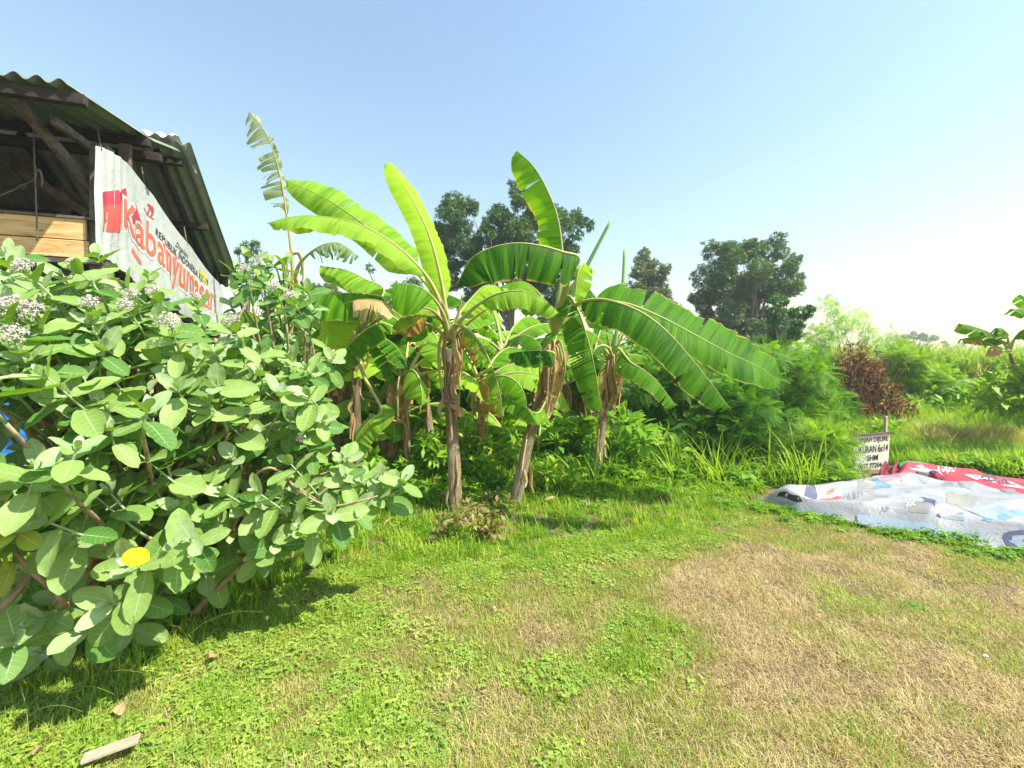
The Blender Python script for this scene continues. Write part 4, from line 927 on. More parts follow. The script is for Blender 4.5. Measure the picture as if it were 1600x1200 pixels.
def milkweed(label, base, poly, Yf, size, layers, spacing, mats, seed, flowers=(), extra=(), lower=None, cap=290):
    rs = random.Random(seed); root = thing('milkweed_shrub', (base.x, base.y, H(base.x, base.y)), label, 'shrub'); root['group'] = 'milkweed shrubs'
    tips = []; xs0 = min(p[0] for p in poly); xs1 = max(p[0] for p in poly); ys0 = min(p[1] for p in poly); ys1 = max(p[1] for p in poly)
    for L in range(layers):
        y = ys0 + (L * 17) % spacing; row = 0
        while y < ys1:
            x = xs0 + (row % 2) * spacing / 2 + (L * 23) % spacing
            while x < xs1:
                X = x + rs.uniform(-.3, .3) * spacing; Yp = y + rs.uniform(-.3, .3) * spacing
                if inside(poly, X, Yp) and not (X < 62 and 612 < Yp < 705):
                    d = Yf(X, Yp) + L * .30 + rs.uniform(-.10, .12); tips.append((P(X, Yp, d), X, Yp, L))
                x += spacing * (1 + .1 * L)
            y += spacing * .8 * (1 + .1 * L); row += 1
    for (X, Yp, d) in extra: tips.append((P(X, Yp, d), X, Yp, 0))
    out = []; branch = []
    fl = [(P(x, y, d - .32), rr * 1.0, k) for x, y, d, rr, k in flowers]
    for tip, X, Yp, L in tips:
        ax = Vector((rs.uniform(-.45, .5), rs.uniform(-.85, -.15), .72))
        if Yp > 780: ax = Vector((rs.uniform(-.3, .6), rs.uniform(-.8, -.4), rs.uniform(.25, .6)))
        if X > 480: ax.x += .35
        ax.normalize()
        end = shoot(out, tip, ax, size * rs.uniform(.8, 1.22), rs.choice((3, 4, 4, 5)), mats, rs, droop=15)
        pe = base + Vector((rs.uniform(-.25, .25), rs.uniform(-.2, .3), .1))
        mid = pe.lerp(end, .5) + Vector((rs.uniform(-.1, .1), rs.uniform(.0, .25), rs.uniform(-.15, .1) + (.16 if X > 450 else 0)))
        branch.append((tip, end, mid, pe))
    for p, rr, k in fl:
        ax = Vector((rs.uniform(-.3, .3), -.5, .8)); flower_head(root, p, ax, rr, k, rs)
        end = shoot(out, p - ax.normalized() * rr * 1.6, ax, size * .95, 4, (mats[0], mats[1], mats[0], mats[2]), rs, droop=25)
        pe = base + Vector((rs.uniform(-.2, .2), rs.uniform(-.1, .3), .1)); branch.append((p - ax.normalized() * rr * .8, end, pe.lerp(end, .5) + Vector((0, .1, -.05)), pe))
    for tip, end, mid, pe in branch:
        C = catmull([pe, pe.lerp(mid, .5) + Vector((rs.uniform(-.06, .06), rs.uniform(-.06, .06), -.03)), mid, mid.lerp(end, .6), end, tip], 22)
        rr_ = [.016 * (1 - i / 21) + .0035 for i in range(22)]
        v, f, u = tube(C[:17], rr_[:17], 6); part('branch', v, f, M['milkweed_bark'], root, u)
        v, f, u = tube(C[16:], rr_[16:], 6); part('stalk', v, f, M['milkweed_stalk'], root, u)
    place_leaves(root, out, cap)
    return root, out
Yfront = lambda x, y: 1.62 + 1.25 * max(0, x) / 620 + .62 * max(0, (600 - y) / 220) + .25 * max(0, (y - 850) / 200)
polyA = [(-150, 420), (0, 400), (60, 430), (170, 440), (260, 470), (330, 510), (430, 545), (520, 600), (560, 660), (590, 700), (625, 740), (600, 775), (520, 760), (470, 790), (420, 800), (380, 830), (300, 860), (170, 830), (60, 830), (-150, 860)]
flA = [(35, 418, 2.3, .038, 18), (115, 412, 2.5, .026, 12), (22, 482, 2.15, .055, 26), (-8, 478, 2.1, .04, 18), (52, 486, 2.2, .04, 18), (20, 524, 2.05, .042, 20), (140, 474, 2.4, .036, 16), (205, 460, 2.6, .036, 16), (198, 478, 2.55, .036, 16), (240, 455, 2.7, .034, 14), (265, 502, 2.45, .045, 24), (361, 500, 2.75, .040, 20), (112, 440, 2.7, .030, 12), (305, 465, 2.9, .030, 12)]
exA = [(520, 800, 2.5), (470, 822, 2.5), (560, 795, 2.65), (432, 850, 2.5), (440, 775, 2.5), (400, 862, 2.45), (540, 745, 2.6), (40, 900, 2.4), (95, 935, 2.4), (235, 935, 2.5), (10, 960, 2.3), (150, 900, 2.5), (60, 1020, 2.2), (200, 985, 2.4), (320, 900, 2.6), (170, 945, 1.85), (130, 985, 1.9), (285, 855, 2.0), (300, 845, 1.9), (205, 880, 1.85), (60, 970, 1.9), (20, 1000, 1.8), (120, 845, 1.85), (45, 560, 1.8), (120, 700, 1.6), (230, 640, 1.8), (340, 600, 2.2), (630, 750, 2.85), (565, 752, 2.8), (595, 768, 2.85), (500, 780, 2.6), (60, 735, 1.6), (-40, 590, 1.6), (520, 560, 2.9), (150, 520, 2.1), (300, 560, 2.3), (10, 395, 2.4), (150, 400, 2.6), (230, 430, 2.7), (390, 400, 3.3)]
shrA, outA = milkweed('large milkweed shrub with pale grey-green leaves and mauve flower heads in front of the shed', P(215, 905, 2.75) , polyA, Yfront, .182, 3, 56, ('milkweed_leaf', 'milkweed_deep', 'milkweed_pale', 'milkweed_bud'), 5, flA, exA)
polyB = [(365, 400), (400, 385), (440, 410), (480, 440), (500, 480), (490, 560), (520, 640), (430, 640), (380, 560), (350, 460)]
flB = [(382, 420, 3.2, .032, 14), (428, 448, 3.1, .032, 16), (452, 462, 3.05, .035, 18), (405, 410, 3.4, .028, 12), (452, 645, 2.9, .022, 8), (470, 685, 2.9, .024, 8)]
shrB, outB = milkweed('taller slender milkweed with dark leaves behind the large one, beside the roof end', P(430, 800, 3.5), polyB, lambda x, y: 3.0 + .5 * max(0, (600 - y) / 220), .165, 2, 42, ('milkweed_deep', 'milkweed_leaf', 'milkweed_pale', 'milkweed_pale'), 8, flB, [(440, 600, 2.9), (480, 640, 2.9)], cap=260)
polyC = [(-80, 820), (30, 800), (50, 850), (40, 930), (-80, 940)]
shrC, outC = milkweed('small yellowing milkweed at the left edge by the grey panel', P(-10, 1000, 1.9), polyC, lambda x, y: 1.7, .13, 1, 60, ('milkweed_yellowing', 'milkweed_leaf', 'milkweed_yellowing', 'milkweed_bud'), 11)
# the single bright yellow leaf
Mx = Matrix.Translation(P(192, 866, 1.72)) @ (basis(Vector((1, -.15, -.12)), Vector((.1, -.75, .65))) @ Matrix.Diagonal((.15, .125, .13))).to_4x4()
o = bpy.data.objects.new('leaf', mm(2, 'milkweed_yellow')); COL.objects.link(o); o.parent = shrA; o.matrix_local = Matrix.Translation(-Vector(shrA.location)) @ Mx; o['label'] = 'bright yellow old leaf'
for (x, y, d, s_) in ((120, 640, 2.0, .11), (128, 668, 2.0, .10), (520, 785, 2.75, .08), (476, 782, 2.7, .06), (40, 745, 1.9, .05)):
    Mx = Matrix.Translation(P(x, y, d)) @ (basis(Vector((U(-1, 1), -.4, -.6)), Vector((.1, -.75, .65))) @ Matrix.Diagonal((s_, s_, s_))).to_4x4()
    o = bpy.data.objects.new('leaf', mm(3, 'milkweed_yellowing')); COL.objects.link(o); o.parent = shrA; o.matrix_local = Matrix.Translation(-Vector(shrA.location)) @ Mx
# bare woody limbs that show below and to the right
for pts, r in (([(300, 960, 2.75), (372, 888, 2.7), (412, 855, 2.65), (430, 800, 2.6)], .022), ([(360, 800, 2.6), (405, 738, 2.5), (437, 736, 2.5), (465, 765, 2.5), (512, 790, 2.55), (560, 783, 2.6), (590, 775, 2.7)], .009), ([(430, 738, 2.5), (475, 768, 2.52), (515, 792, 2.6)], .007), ([(250, 950, 2.8), (300, 860, 2.6), (350, 760, 2.5), (380, 650, 2.5)], .02), ([(200, 1000, 2.6), (150, 860, 2.5), (60, 720, 2.4), (20, 560, 2.4)], .022), ([(230, 1000, 2.7), (260, 820, 2.6), (230, 640, 2.6), (200, 520, 2.6)], .02)):
    v, f, u = tube(catmull(pp(pts), 26), np.linspace(r, r * .5, 26), 8, lambda i, j, a: 1 + .12 * math.sin(i * 1.7 + a)); part('branch', v, f, M['milkweed_bark'], shrA, u)
# ---------------------------------------------------------------- foliage masses
def scatter(protos, mats4, rnd=None):
    """merge copies of proto (V (n,3), F (m,4)) placed by 4x4 matrices (numpy k,4,4)"""
    VV, FF, RR, n = [], [], [], 0; k = len(mats4); which = np.random.randint(0, len(protos), k)
    for pi, (V, Fq) in enumerate(protos):
        Mx = mats4[which == pi]
        if not len(Mx): continue
        V = np.asarray(V, dtype=np.float64); Fq = np.asarray(Fq, dtype=np.int64)
        vv = np.einsum('kij,nj->kni', Mx[:, :3, :3], V) + Mx[:, None, :3, 3]
        ff = Fq[None] + (np.arange(len(Mx)) * len(V))[:, None, None] + n
        VV.append(vv.reshape(-1, 3)); FF.append(ff.reshape(-1, Fq.shape[1])); RR.append(np.repeat(np.random.rand(len(Mx)), len(V))); n += len(Mx) * len(V)
    return np.concatenate(VV), np.concatenate(FF), np.concatenate(RR)
def mats_from(pos, fwd, nrm, sc):
    pos, fwd, nrm = map(lambda a: np.asarray(a, dtype=np.float64), (pos, fwd, nrm)); sc = np.asarray(sc)
    f = fwd / np.linalg.norm(fwd, axis=1, keepdims=True); s = np.cross(f, nrm); s /= np.maximum(1e-6, np.linalg.norm(s, axis=1, keepdims=True)); n = np.cross(s, f)
    Mx = np.zeros((len(pos), 4, 4)); Mx[:, :3, 0] = s * sc[:, None]; Mx[:, :3, 1] = f * sc[:, None]; Mx[:, :3, 2] = n * sc[:, None]; Mx[:, :3, 3] = pos; Mx[:, 3, 3] = 1
    return Mx
def leafq(w, n=3, droop=.25):               # simple pointed leaf, folded on its midrib
    V = []; F_ = []
    for i in range(n + 1):
        f = i / n; ww = w * math.sin(math.pi * min(.97, f * .9 + .08)) ** .8; z = -droop * f * f
        V += [(-ww, f, z + .25 * ww), (0, f, z), (ww, f, z + .25 * ww)]
    for i in range(n):
        a = i * 3; F_ += [(a, a + 1, a + 4, a + 3), (a + 1, a + 2, a + 5, a + 4)]
    return np.array(V), np.array(F_)
def spray(k, w=.13, ln=.4, droop=.3, n=2):  # a whorl of drooping leaves, as mango and similar trees bear
    V = []; F_ = []; lv, lf = leafq(w, n, droop); c = 0
    for i in range(k):
        a = i * 2.4; el = random.uniform(-.5, .5); d = Vector((math.cos(a) * math.cos(el), math.sin(a) * math.cos(el), math.sin(el) - .25)); Mx = basis(d, Vector((0, 0, 1)) + d.orthogonal() * U(-.5, .5)); s = ln * U(.8, 1.2)
        for v in lv: V.append(tuple(Mx @ Vector(v) * s))
        F_ += [tuple(q + c for q in f) for f in lf.tolist()]; c += len(lv)
    return np.array(V), np.array(F_)
def clump_points(centers, radii, n, shell=.45, flat=1.0):
    centers = np.array(centers, dtype=float); radii = np.array(radii, dtype=float); w = radii ** 2; w /= w.sum()
    ci = np.random.choice(len(centers), n, p=w); d = np.random.normal(size=(n, 3)); d /= np.linalg.norm(d, axis=1, keepdims=True)
    r = (shell + (1 - shell) * np.random.rand(n)) ** .6
    off = d * (radii[ci] * r)[:, None]; off[:, 2] *= flat
    return centers[ci] + off, d
def tree(name, label, base, trunk_top, crown_px, Y, nleaf, leafsize, mat, cat='tree', depth=None, lw=.13, per=7, seed=1, bark='tree_bark', tr=.16, group='trees beyond the grove'):
    """crown_px: list of (px, py, radius_px) lobes"""
    random.seed(seed); np.random.seed(seed)
    g = H(base.x, base.y); root = thing(name, (base.x, base.y, g), label, cat, group)
    cs, rs_ = [], []
    for px, py, rp in crown_px:
        rr = rp * 1.2 / F * Y; m = max(6, int(14 * (rp / 28) ** 1.2))
        for q in range(m):                  # every lobe is made of small uneven clumps
            d = Vector((random.gauss(0, 1), random.gauss(0, 1), random.gauss(0, 1))).normalized() * rr * random.uniform(.35, .95)
            c = P(px, py, Y + random.uniform(-1, 1) * (depth or rr * 1.2)) + Vector((d.x, d.y * .6, d.z)); cs.append(tuple(c)); rs_.append(rr * random.uniform(.24, .5))
    pts, d = clump_points(cs, rs_, nleaf, .25, .8)
    fwd = d * .8 + np.random.normal(size=d.shape) * .5 + np.array([0, 0, -.1]); nrm = np.random.normal(size=d.shape) * .5 + np.array([0, 0, 1.0])
    V, Fq, RR = scatter([spray(per, lw) for _ in range(4)], mats_from(pts, fwd, nrm, leafsize * np.random.uniform(.7, 1.3, nleaf)))
    part('crown', V, Fq, M[mat], root, None, RR)
    top = Vector(trunk_top); b = Vector((base.x, base.y, g - .2)); C = catmull([b, b.lerp(top, .4) + Vector((U(-.2, .2), 0, 0)), top], 14)
    v, f, u = tube(C, np.linspace(tr, tr * .5, 14), 10, lambda i, j, a: 1 + .1 * math.sin(3 * a + i)); part('trunk', v, f, M[bark], root, u)
    it = []
    for q in range(min(30, len(cs))):
        e = Vector(random.choice(cs)); s = C[random.randrange(6, 14)]; m_ = s.lerp(e, .5) + Vector((U(-.3, .3), U(-.3, .3), U(0, .4))) * (top - b).length * .12
        it.append((catmull([s, m_, e], 9), np.linspace(tr * .25, tr * .04, 9)))
    v, f, u = tubes(it, 4); part('limbs', v, f, M[bark], root, u)
    return root
b_ = P(800, 640, 20)
tree('mango_tree', 'broad dark mango tree rising behind the middle of the banana grove', Vector((b_.x, 20, 0)), P(795, 440, 20), [(715, 350, 32), (700, 395, 28), (745, 385, 30), (775, 345, 28), (800, 385, 32), (815, 310, 22), (803, 292, 10), (840, 340, 28), (870, 385, 30), (890, 345, 22), (915, 350, 13), (755, 430, 30), (830, 430, 34), (885, 430, 22), (700, 450, 25), (735, 322, 16), (760, 470, 30), (850, 470, 30), (900, 335, 10)], 20, 17000, .32, 'tree_leaf', seed=3, tr=.28)
b_ = P(1180, 620, 22)
tree('mango_tree', 'large dark domed tree right of the grove, standing above the feathery shrubs', Vector((b_.x, 22, 0)), P(1170, 500, 22), [(1120, 405, 26), (1110, 385, 12), (1160, 400, 26), (1200, 395, 24), (1230, 410, 22), (1135, 450, 36), (1185, 450, 36), (1225, 450, 26), (1100, 470, 24), (1160, 500, 36), (1210, 500, 30), (1120, 520, 30), (1195, 540, 28), (1150, 550, 34), (1240, 430, 14), (1175, 382, 10), (1255, 492, 12)], 22, 16000, .33, 'tree_leaf_olive', seed=4, tr=.30)
b_ = P(1235, 600, 14)
tree('leafy_tree', 'glossy dark bough of a nearer tree reaching right, beside the feathery treetop', Vector((b_.x, 14, 0)), P(1215, 540, 14), [(1215, 500, 18), (1240, 492, 15), (1262, 488, 9), (1225, 525, 20), (1200, 555, 22), (1245, 520, 10), (1215, 470, 12)], 14, 1900, .25, 'tree_leaf', seed=5, tr=.12, lw=.2)
b_ = P(1015, 620, 26)
tree('round_tree', 'small rounded yellow-green tree between the two dark ones', Vector((b_.x, 26, 0)), P(1015, 470, 26), [(1012, 412, 20), (998, 435, 18), (1030, 432, 19), (1015, 455, 24), (1040, 415, 8), (990, 470, 20), (1035, 475, 20), (965, 455, 8)], 26, 3600, .32, 'tree_leaf_light', seed=6, tr=.2)
b_ = P(1430, 590, 90)
tree('rain_tree', 'pale hazy flat-topped tree far beyond the cane field', Vector((b_.x, 90, 0)), P(1430, 545, 90), [(1408, 528, 9), (1425, 523, 9), (1443, 525, 9), (1460, 531, 7), (1392, 534, 7), (1500, 540, 5), (1476, 537, 5), (1380, 545, 9)], 90, 1500, .8, 'hazed_leaf', seed=7, tr=.6)
b_ = P(388, 600, 16)
tree('papaya_tree', 'small spiky treetop peeking above the milkweed beside the shed roof', Vector((b_.x, 16, 0)), P(386, 400, 16), [(380, 385, 7), (396, 382, 7), (388, 392, 8), (372, 392, 5), (402, 392, 5)], 16, 120, .34, 'tree_leaf', seed=8, tr=.10, lw=.10)
b_ = P(620, 640, 24)
tree('mango_tree', 'distant dark tree glimpsed low behind the left banana leaves', Vector((b_.x, 24, 0)), P(620, 500, 24), [(600, 470, 22), (640, 455, 24), (590, 500, 26), (650, 500, 28), (560, 510, 20), (580, 420, 8)], 24, 2600, .36, 'tree_leaf', seed=9, tr=.25)
b_ = P(480, 640, 19)
tree('leafy_tree', 'bushy tree behind the tall withered banana plant', Vector((b_.x, 19, 0)), P(480, 540, 19), [(450, 470, 22), (480, 460, 20), (520, 470, 22), (430, 500, 26), (500, 510, 26), (400, 440, 14)], 19, 3000, .3, 'tree_leaf_light', seed=10, tr=.18)

# bipinnate frond used by the feathery shrubs and trees
def frond(np_=9, ln=1.0, pw=.030, pl=.34, droop=.35, leaflets=True):
    V = []; F_ = []
    for i in range(np_):
        f = (i + 1) / np_; y = ln * f; z = -droop * f * f; L = pl * math.sin(math.pi * (.18 + .72 * f)) * ln
        for sg in (-1, 1):
            dx, dy = sg * math.cos(.45), math.sin(.45); nl = 3 if leaflets else 1
            for q in range(nl):
                a0, a1 = q / nl, (q + .82) / nl; n = len(V)
                for a, w in ((a0, .6), (a0 + (a1 - a0) * .5, 1), (a1, .7)):
                    cx, cy, cz = dx * L * a, y + dy * L * a, z - .12 * a * a * L
                    V += [(cx - dy * sg * pw * w, cy + dx * sg * pw * w, cz), (cx + dy * sg * pw * w, cy - dx * sg * pw * w, cz)]
                F_ += [(n, n + 1, n + 3, n + 2), (n + 2, n + 3, n + 5, n + 4)]
    n = len(V); V += [(-.006, 0, 0), (.006, 0, 0), (.006, ln, -droop), (-.006, ln, -droop)]; F_.append((n, n + 1, n + 2, n + 3))
    return np.array(V), np.array(F_)
FR = [frond(10, 1, .026, .34, d, False) for d in (.2, .4, .6)]
BL = [leafq(.28, 2, .3), leafq(.22, 2, .5), leafq(.33, 2, .2)]
def shrub(name, label, lobes, Y, n, size, mat, protos, seed, group='shrubs and weeds along the grove', twigs=14, depth=.5, cat='shrub', up=.5, shell=.3, twig='twig', tw=.018):
    """lobes: (px, py, radius_px); foliage on the lobes, twigs from the ground"""
    random.seed(seed); np.random.seed(seed)
    cx = sum(l[0] * l[2] for l in lobes) / sum(l[2] for l in lobes); b = P(cx, 700, Y); g = H(b.x, Y); root = thing(name, (b.x, Y, g), label, cat, group)
    cs, rs_ = [], []
    for px, py, rp in lobes:
        rr = rp / F * Y
        for q in range(8):
            d = Vector((random.gauss(0, 1), random.gauss(0, 1), random.gauss(0, 1))).normalized() * rr * .75
            c = P(px, py, Y + random.uniform(-depth, depth)) + d; c.z = max(c.z, H(c.x, c.y) + .08); cs.append(tuple(c)); rs_.append(rr * random.uniform(.22, .5))
    pts, d = clump_points(cs, rs_, n, shell)
    gz = np.array([H(p[0], p[1]) for p in pts]); pts[:, 2] = np.maximum(pts[:, 2], gz + .02)
    fwd = d + np.random.normal(size=d.shape) * .4 + np.array([0, -.15, .15]); nrm = np.random.normal(size=d.shape) * .35 + np.array([0, -.25, up + .5])
    V, Fq, RR = scatter(protos, mats_from(pts, fwd, nrm, size * np.random.uniform(.6, 1.25, n)))
    part('foliage', V, Fq, M[mat], root, None, RR)
    it = []
    for q in range(twigs):
        e = Vector(random.choice(cs)); s = Vector((b.x + U(-.2, .2), Y + U(-.2, .2), g - .05)); m_ = s.lerp(e, .5) + Vector((U(-.15, .15), U(-.1, .1), .15))
        it.append((catmull([s, m_, e], 9), np.linspace(tw, tw * .28, 9)))
    if it: v, f, u = tubes(it, 5); part('stems', v, f, M[twig], root, u)
    return root
FG = 'feathery shrubs right of the grove'
shrub('feathery_shrub', 'large feathery shrub with a dark hollow at its foot, below the longest banana leaf', [(1130, 640, 42), (1170, 620, 45), (1150, 675, 40), (1190, 665, 40), (1105, 670, 26), (1215, 705, 34)], 7.0, 3400, .23, 'feather_mid', FR, 21, FG, 24, .5)
shrub('feathery_shrub', 'tall feathery shrub touching the tip of the longest banana leaf', [(1220, 590, 36), (1250, 570, 30), (1210, 560, 24), (1260, 620, 40), (1230, 650, 40), (1280, 650, 26)], 8.6, 2600, .26, 'feather_leaf', FR, 22, FG, 24, .6)
shrub('feathery_shrub', 'feathery shrub directly right of the shaggy slim trunk', [(1010, 600, 40), (1050, 590, 40), (1080, 620, 36), (1030, 650, 40), (1070, 670, 36)], 8.0, 2600, .25, 'feather_mid', FR, 23, FG, 20, .6)
shrub('feathery_shrub', 'low arching feathery shrub left of the sign board', [(1262, 700, 34), (1290, 695, 24), (1250, 740, 32), (1290, 735, 20), (1225, 755, 26)], 6.7, 2200, .22, 'feather_yellow', FR, 24, FG, 20, .4)
shrub('feathery_shrub', 'feathery shrub filling the gap between grove and large shrub, behind the weeds', [(1090, 560, 36), (1130, 580, 36), (1060, 550, 26), (1160, 570, 36), (1190, 590, 30)], 10.5, 2400, .3, 'feather_yellow', FR, 25, FG, 20, .8)
shrub('feathery_tree', 'thin airy pale feathery treetop against the sky above the dried bush', [(1300, 490, 16), (1290, 475, 9), (1325, 500, 18), (1345, 510, 16), (1365, 525, 14), (1310, 520, 20), (1285, 530, 20), (1350, 545, 18), (1385, 540, 12), (1270, 555, 22), (1395, 560, 16), (1400, 520, 7)], 11.5, 900, .22, 'feather_pale', FR, 26, 'feathery treetops', 60, .8, 'tree', shell=.1, tw=.008)
shrub('feathery_shrub', 'dark feathery shrub in the shade left of the dried brown bush', [(1275, 590, 22), (1290, 620, 26), (1280, 660, 30), (1310, 650, 20)], 9.6, 1600, .26, 'weed_shaded', FR, 27, FG, 16, .5)
shrub('feathery_shrub', 'feathery shrub right of the dried brown bush, under the cane', [(1420, 580, 24), (1400, 560, 22), (1440, 600, 20), (1470, 590, 18)], 11.5, 1300, .28, 'feather_yellow', FR, 28, FG, 16, .5)
# dried brown bush: a tangle of dead vines with curled leaves
random.seed(31); np.random.seed(31)
b_ = P(1345, 680, 9.8); db = thing('dried_bush', (b_.x, 9.8, H(b_.x, 9.8)), 'dead brown bush hung with dried tangled vines behind the sign', 'bush')
it = []; base = Vector((b_.x, 9.8, H(b_.x, 9.8) - .05))
for q in range(170):                        # upright dead stems fanning out of the ground
    e = P(random.gauss(1342, 27), 560 + abs(random.gauss(0, 26)), 9.8 + U(-.45, .45)); s0 = base + Vector((U(-.35, .35), U(-.2, .2), 0)); m_ = s0.lerp(e, .55) + Vector((U(-.12, .12), U(-.1, .1), 0))
    it.append((catmull([s0, m_, e, e + Vector((U(-.2, .2), U(-.1, .1), U(-.35, .05)))], 8), np.linspace(.009, .002, 8)))
v, f, u = tubes(it, 3); part('stems', v, f, M['dried_vine'], db, u, kind='stuff')
it = []
for q in range(420):
    x = random.gauss(1344, 25); p = P(x, 575 + abs(x - 1338) * .7 + U(-5, 75), 9.8 + U(-.5, .3)); l = U(.15, .6)
    it.append((catmull([p, p + Vector((U(-.1, .1), U(-.1, .1), -l * .4)), p + Vector((U(-.16, .16), U(-.1, .1), -l))], 6), np.linspace(.006, .002, 6)))
v, f, u = tubes(it, 3); part('vines', v, f, M['dried_vine'], db, u, kind='stuff')
cs = [tuple(P(x, y, 9.8)) for x, y in ((1296, 650), (1385, 655), (1400, 655), (1310, 662), (1365, 665), (1312, 572), (1340, 566), (1365, 582), (1390, 610), (1400, 640), (1300, 600), (1330, 600), (1300, 640), (1330, 670), (1365, 685), (1345, 690), (1320, 660), (1390, 660), (1320, 590), (1345, 585), (1365, 605), (1380, 630), (1335, 620), (1355, 650), (1320, 640), (1345, 675), (1375, 660), (1310, 610))]
pts, d = clump_points(cs, list(np.random.uniform(.2, .46, len(cs))), 9000, .1)
V, Fq, RR = scatter([leafq(.25, 2, .9), leafq(.16, 2, 1.3)], mats_from(pts, d + np.random.normal(size=d.shape) * .7, np.random.normal(size=d.shape), np.random.uniform(.04, .11, len(pts))))
part('dead_leaves', V, Fq, M['dried_vine'], db, None, RR, kind='stuff')
# undergrowth and background bushes behind the grove
for q, (lb, lobes, Y, n, sz, mt, pr) in enumerate([
    ('leafy bush between the grove trunks, left part', [(640, 640, 40), (600, 620, 40), (650, 600, 40), (580, 660, 36), (680, 660, 36)], 9.8, 1500, .22, 'weed_leaf', BL),
    ('leafy bush behind the middle trunks of the grove', [(720, 620, 40), (760, 640, 42), (800, 620, 40), (740, 590, 36), (790, 660, 36)], 10.2, 1500, .22, 'weed_leaf', BL),
    ('dark leafy bush behind the right trunks of the grove', [(860, 620, 40), (900, 610, 40), (940, 620, 40), (880, 650, 40), (850, 580, 34), (920, 570, 30)], 10.0, 1500, .22, 'weed_leaf', BL),
    ('bush with broad leaves behind the slim right trunk', [(975, 560, 34), (1005, 545, 30), (980, 600, 36), (1020, 580, 30)], 11.0, 1100, .24, 'weed_leaf', BL),
    ('dark bush behind the tall milkweed', [(470, 600, 50), (520, 620, 46), (430, 620, 46), (500, 560, 40), (550, 600, 36)], 9.6, 1400, .24, 'weed_shaded', BL),
    ('low leafy bush under the leaning trunk plants', [(700, 700, 26), (740, 710, 24), (680, 690, 24)], 7.6, 700, .15, 'weed_leaf', BL),
    ('ragged leafy bush close behind the front trunk', [(655, 730, 22), (690, 725, 20), (735, 730, 22), (670, 700, 20)], 6.2, 900, .12, 'weed_leaf', BL),
    ('shady bush between the front and the leaning trunk', [(765, 730, 18), (785, 715, 20), (745, 700, 20), (800, 690, 18)], 6.6, 900, .12, 'weed_grass', BL),
    ('green bush to the left of the front trunk', [(600, 750, 24), (640, 745, 26), (570, 735, 24), (660, 765, 18)], 5.6, 1100, .12, 'weed_leaf', BL),
    ('brownish leafy clump at the foot of the front trunk', [(730, 810, 22), (760, 815, 24), (700, 820, 18), (780, 825, 18)], 4.55, 900, .065, 'weed_brown', BL),
    ('leafy clump growing right of the leaning trunk foot', [(840, 745, 22), (870, 740, 22), (900, 745, 20)], 6.0, 900, .10, 'weed_grass', BL),
    ('green weedy mound hiding the foot of the right banana plant', [(1540, 615, 18), (1570, 600, 22), (1600, 595, 24), (1640, 590, 28), (1560, 630, 18), (1600, 630, 20)], 7.9, 1600, .15, 'weed_grass', BL),
    ('low green weeds growing round the dried brown bush', [(1300, 668, 12), (1325, 672, 10), (1350, 674, 10), (1375, 672, 10), (1400, 668, 12)], 9.0, 700, .12, 'weed_grass', BL),
    ('low leafy bush right of the orange stump', [(880, 690, 24), (910, 700, 26), (895, 670, 24), (860, 690, 20)], 7.4, 800, .15, 'weed_leaf', BL),
    ('low bush of arrow-shaped leaves at the foot of the slim right trunk', [(985, 680, 26), (1010, 700, 28), (970, 710, 24), (1040, 710, 24), (1050, 690, 20)], 6.9, 500, .19, 'weed_leaf', BL),
    ('yellow-green weedy bush between the slim trunk and the large feathery shrub', [(1070, 700, 26), (1095, 720, 24), (1060, 725, 22), (1085, 680, 24)], 7.2, 900, .13, 'weed_grass', BL),
    ('mixed leafy bush at the foot of the cane field', [(1440, 630, 12), (1470, 625, 14), (1500, 620, 15), (1530, 618, 15), (1560, 615, 16), (1600, 612, 18)], 10.8, 1300, .18, 'weed_leaf', BL),
    ('dense weedy bush around the right banana plant', [(1575, 610, 18), (1600, 605, 20), (1630, 600, 24), (1660, 600, 30), (1590, 640, 16), (1620, 640, 22)], 9.6, 1200, .15, 'weed_grass', BL),
    ('dark bush in the shade at the shed side', [(330, 640, 50), (280, 700, 50), (380, 680, 44), (250, 640, 44)], 6.4, 1300, .22, 'weed_shaded', BL),
    ('light feathery weed beside the sign post', [(1320, 745, 14), (1300, 760, 14), (1345, 750, 10)], 6.45, 340, .14, 'feather_leaf', FR)]):
    shrub('leafy_shrub', lb, lobes, Y, n, sz, mt, pr, 60 + q, twigs=0 if 'foot' in lb or 'low' in lb else 12, depth=.7)

# ---------------------------------------------------------------- instanced grasses (stuff)
def proto_obj(name, V, Fq, mat):
    me = bpy.data.meshes.new(name); setmesh(me, V, Fq); me.materials.append(M[mat]); return bpy.data.objects.new(name, me)
def blade_tuft(k, h, rad, w, lean=.6, seg=2, bend=.6, hv=.35, flat=False):
    V = []; F_ = []
    for i in range(k):
        a = U(0, 6.28); r = rad * math.sqrt(R()); x, y = r * math.cos(a), r * math.sin(a); hh = h * U(1 - hv, 1 + hv)
        b = a + U(-1, 1) if R() < .6 else U(0, 6.28); d = Vector((math.cos(b), math.sin(b), 0)); sd = Vector((-d.y, d.x, 0)); le = lean * U(.3, 1.3); n = len(V); ww = w * U(.7, 1.3)
        p = Vector((x, y, -.01))
        for j in range(seg + 1):
            f = j / seg; wj = ww * (1 - f ** 1.6 * .85); V += [tuple(p - sd * wj / 2), tuple(p + sd * wj / 2)]
            ang = le * (.4 + bend * f * 1.6); p = p + (d * math.sin(min(1.9, ang)) + Vector((0, 0, 1)) * math.cos(min(1.9, ang))) * hh / seg
        for j in range(seg): F_.append((n + 2 * j, n + 2 * j + 1, n + 2 * j + 3, n + 2 * j + 2))
    return np.array(V), np.array(F_)
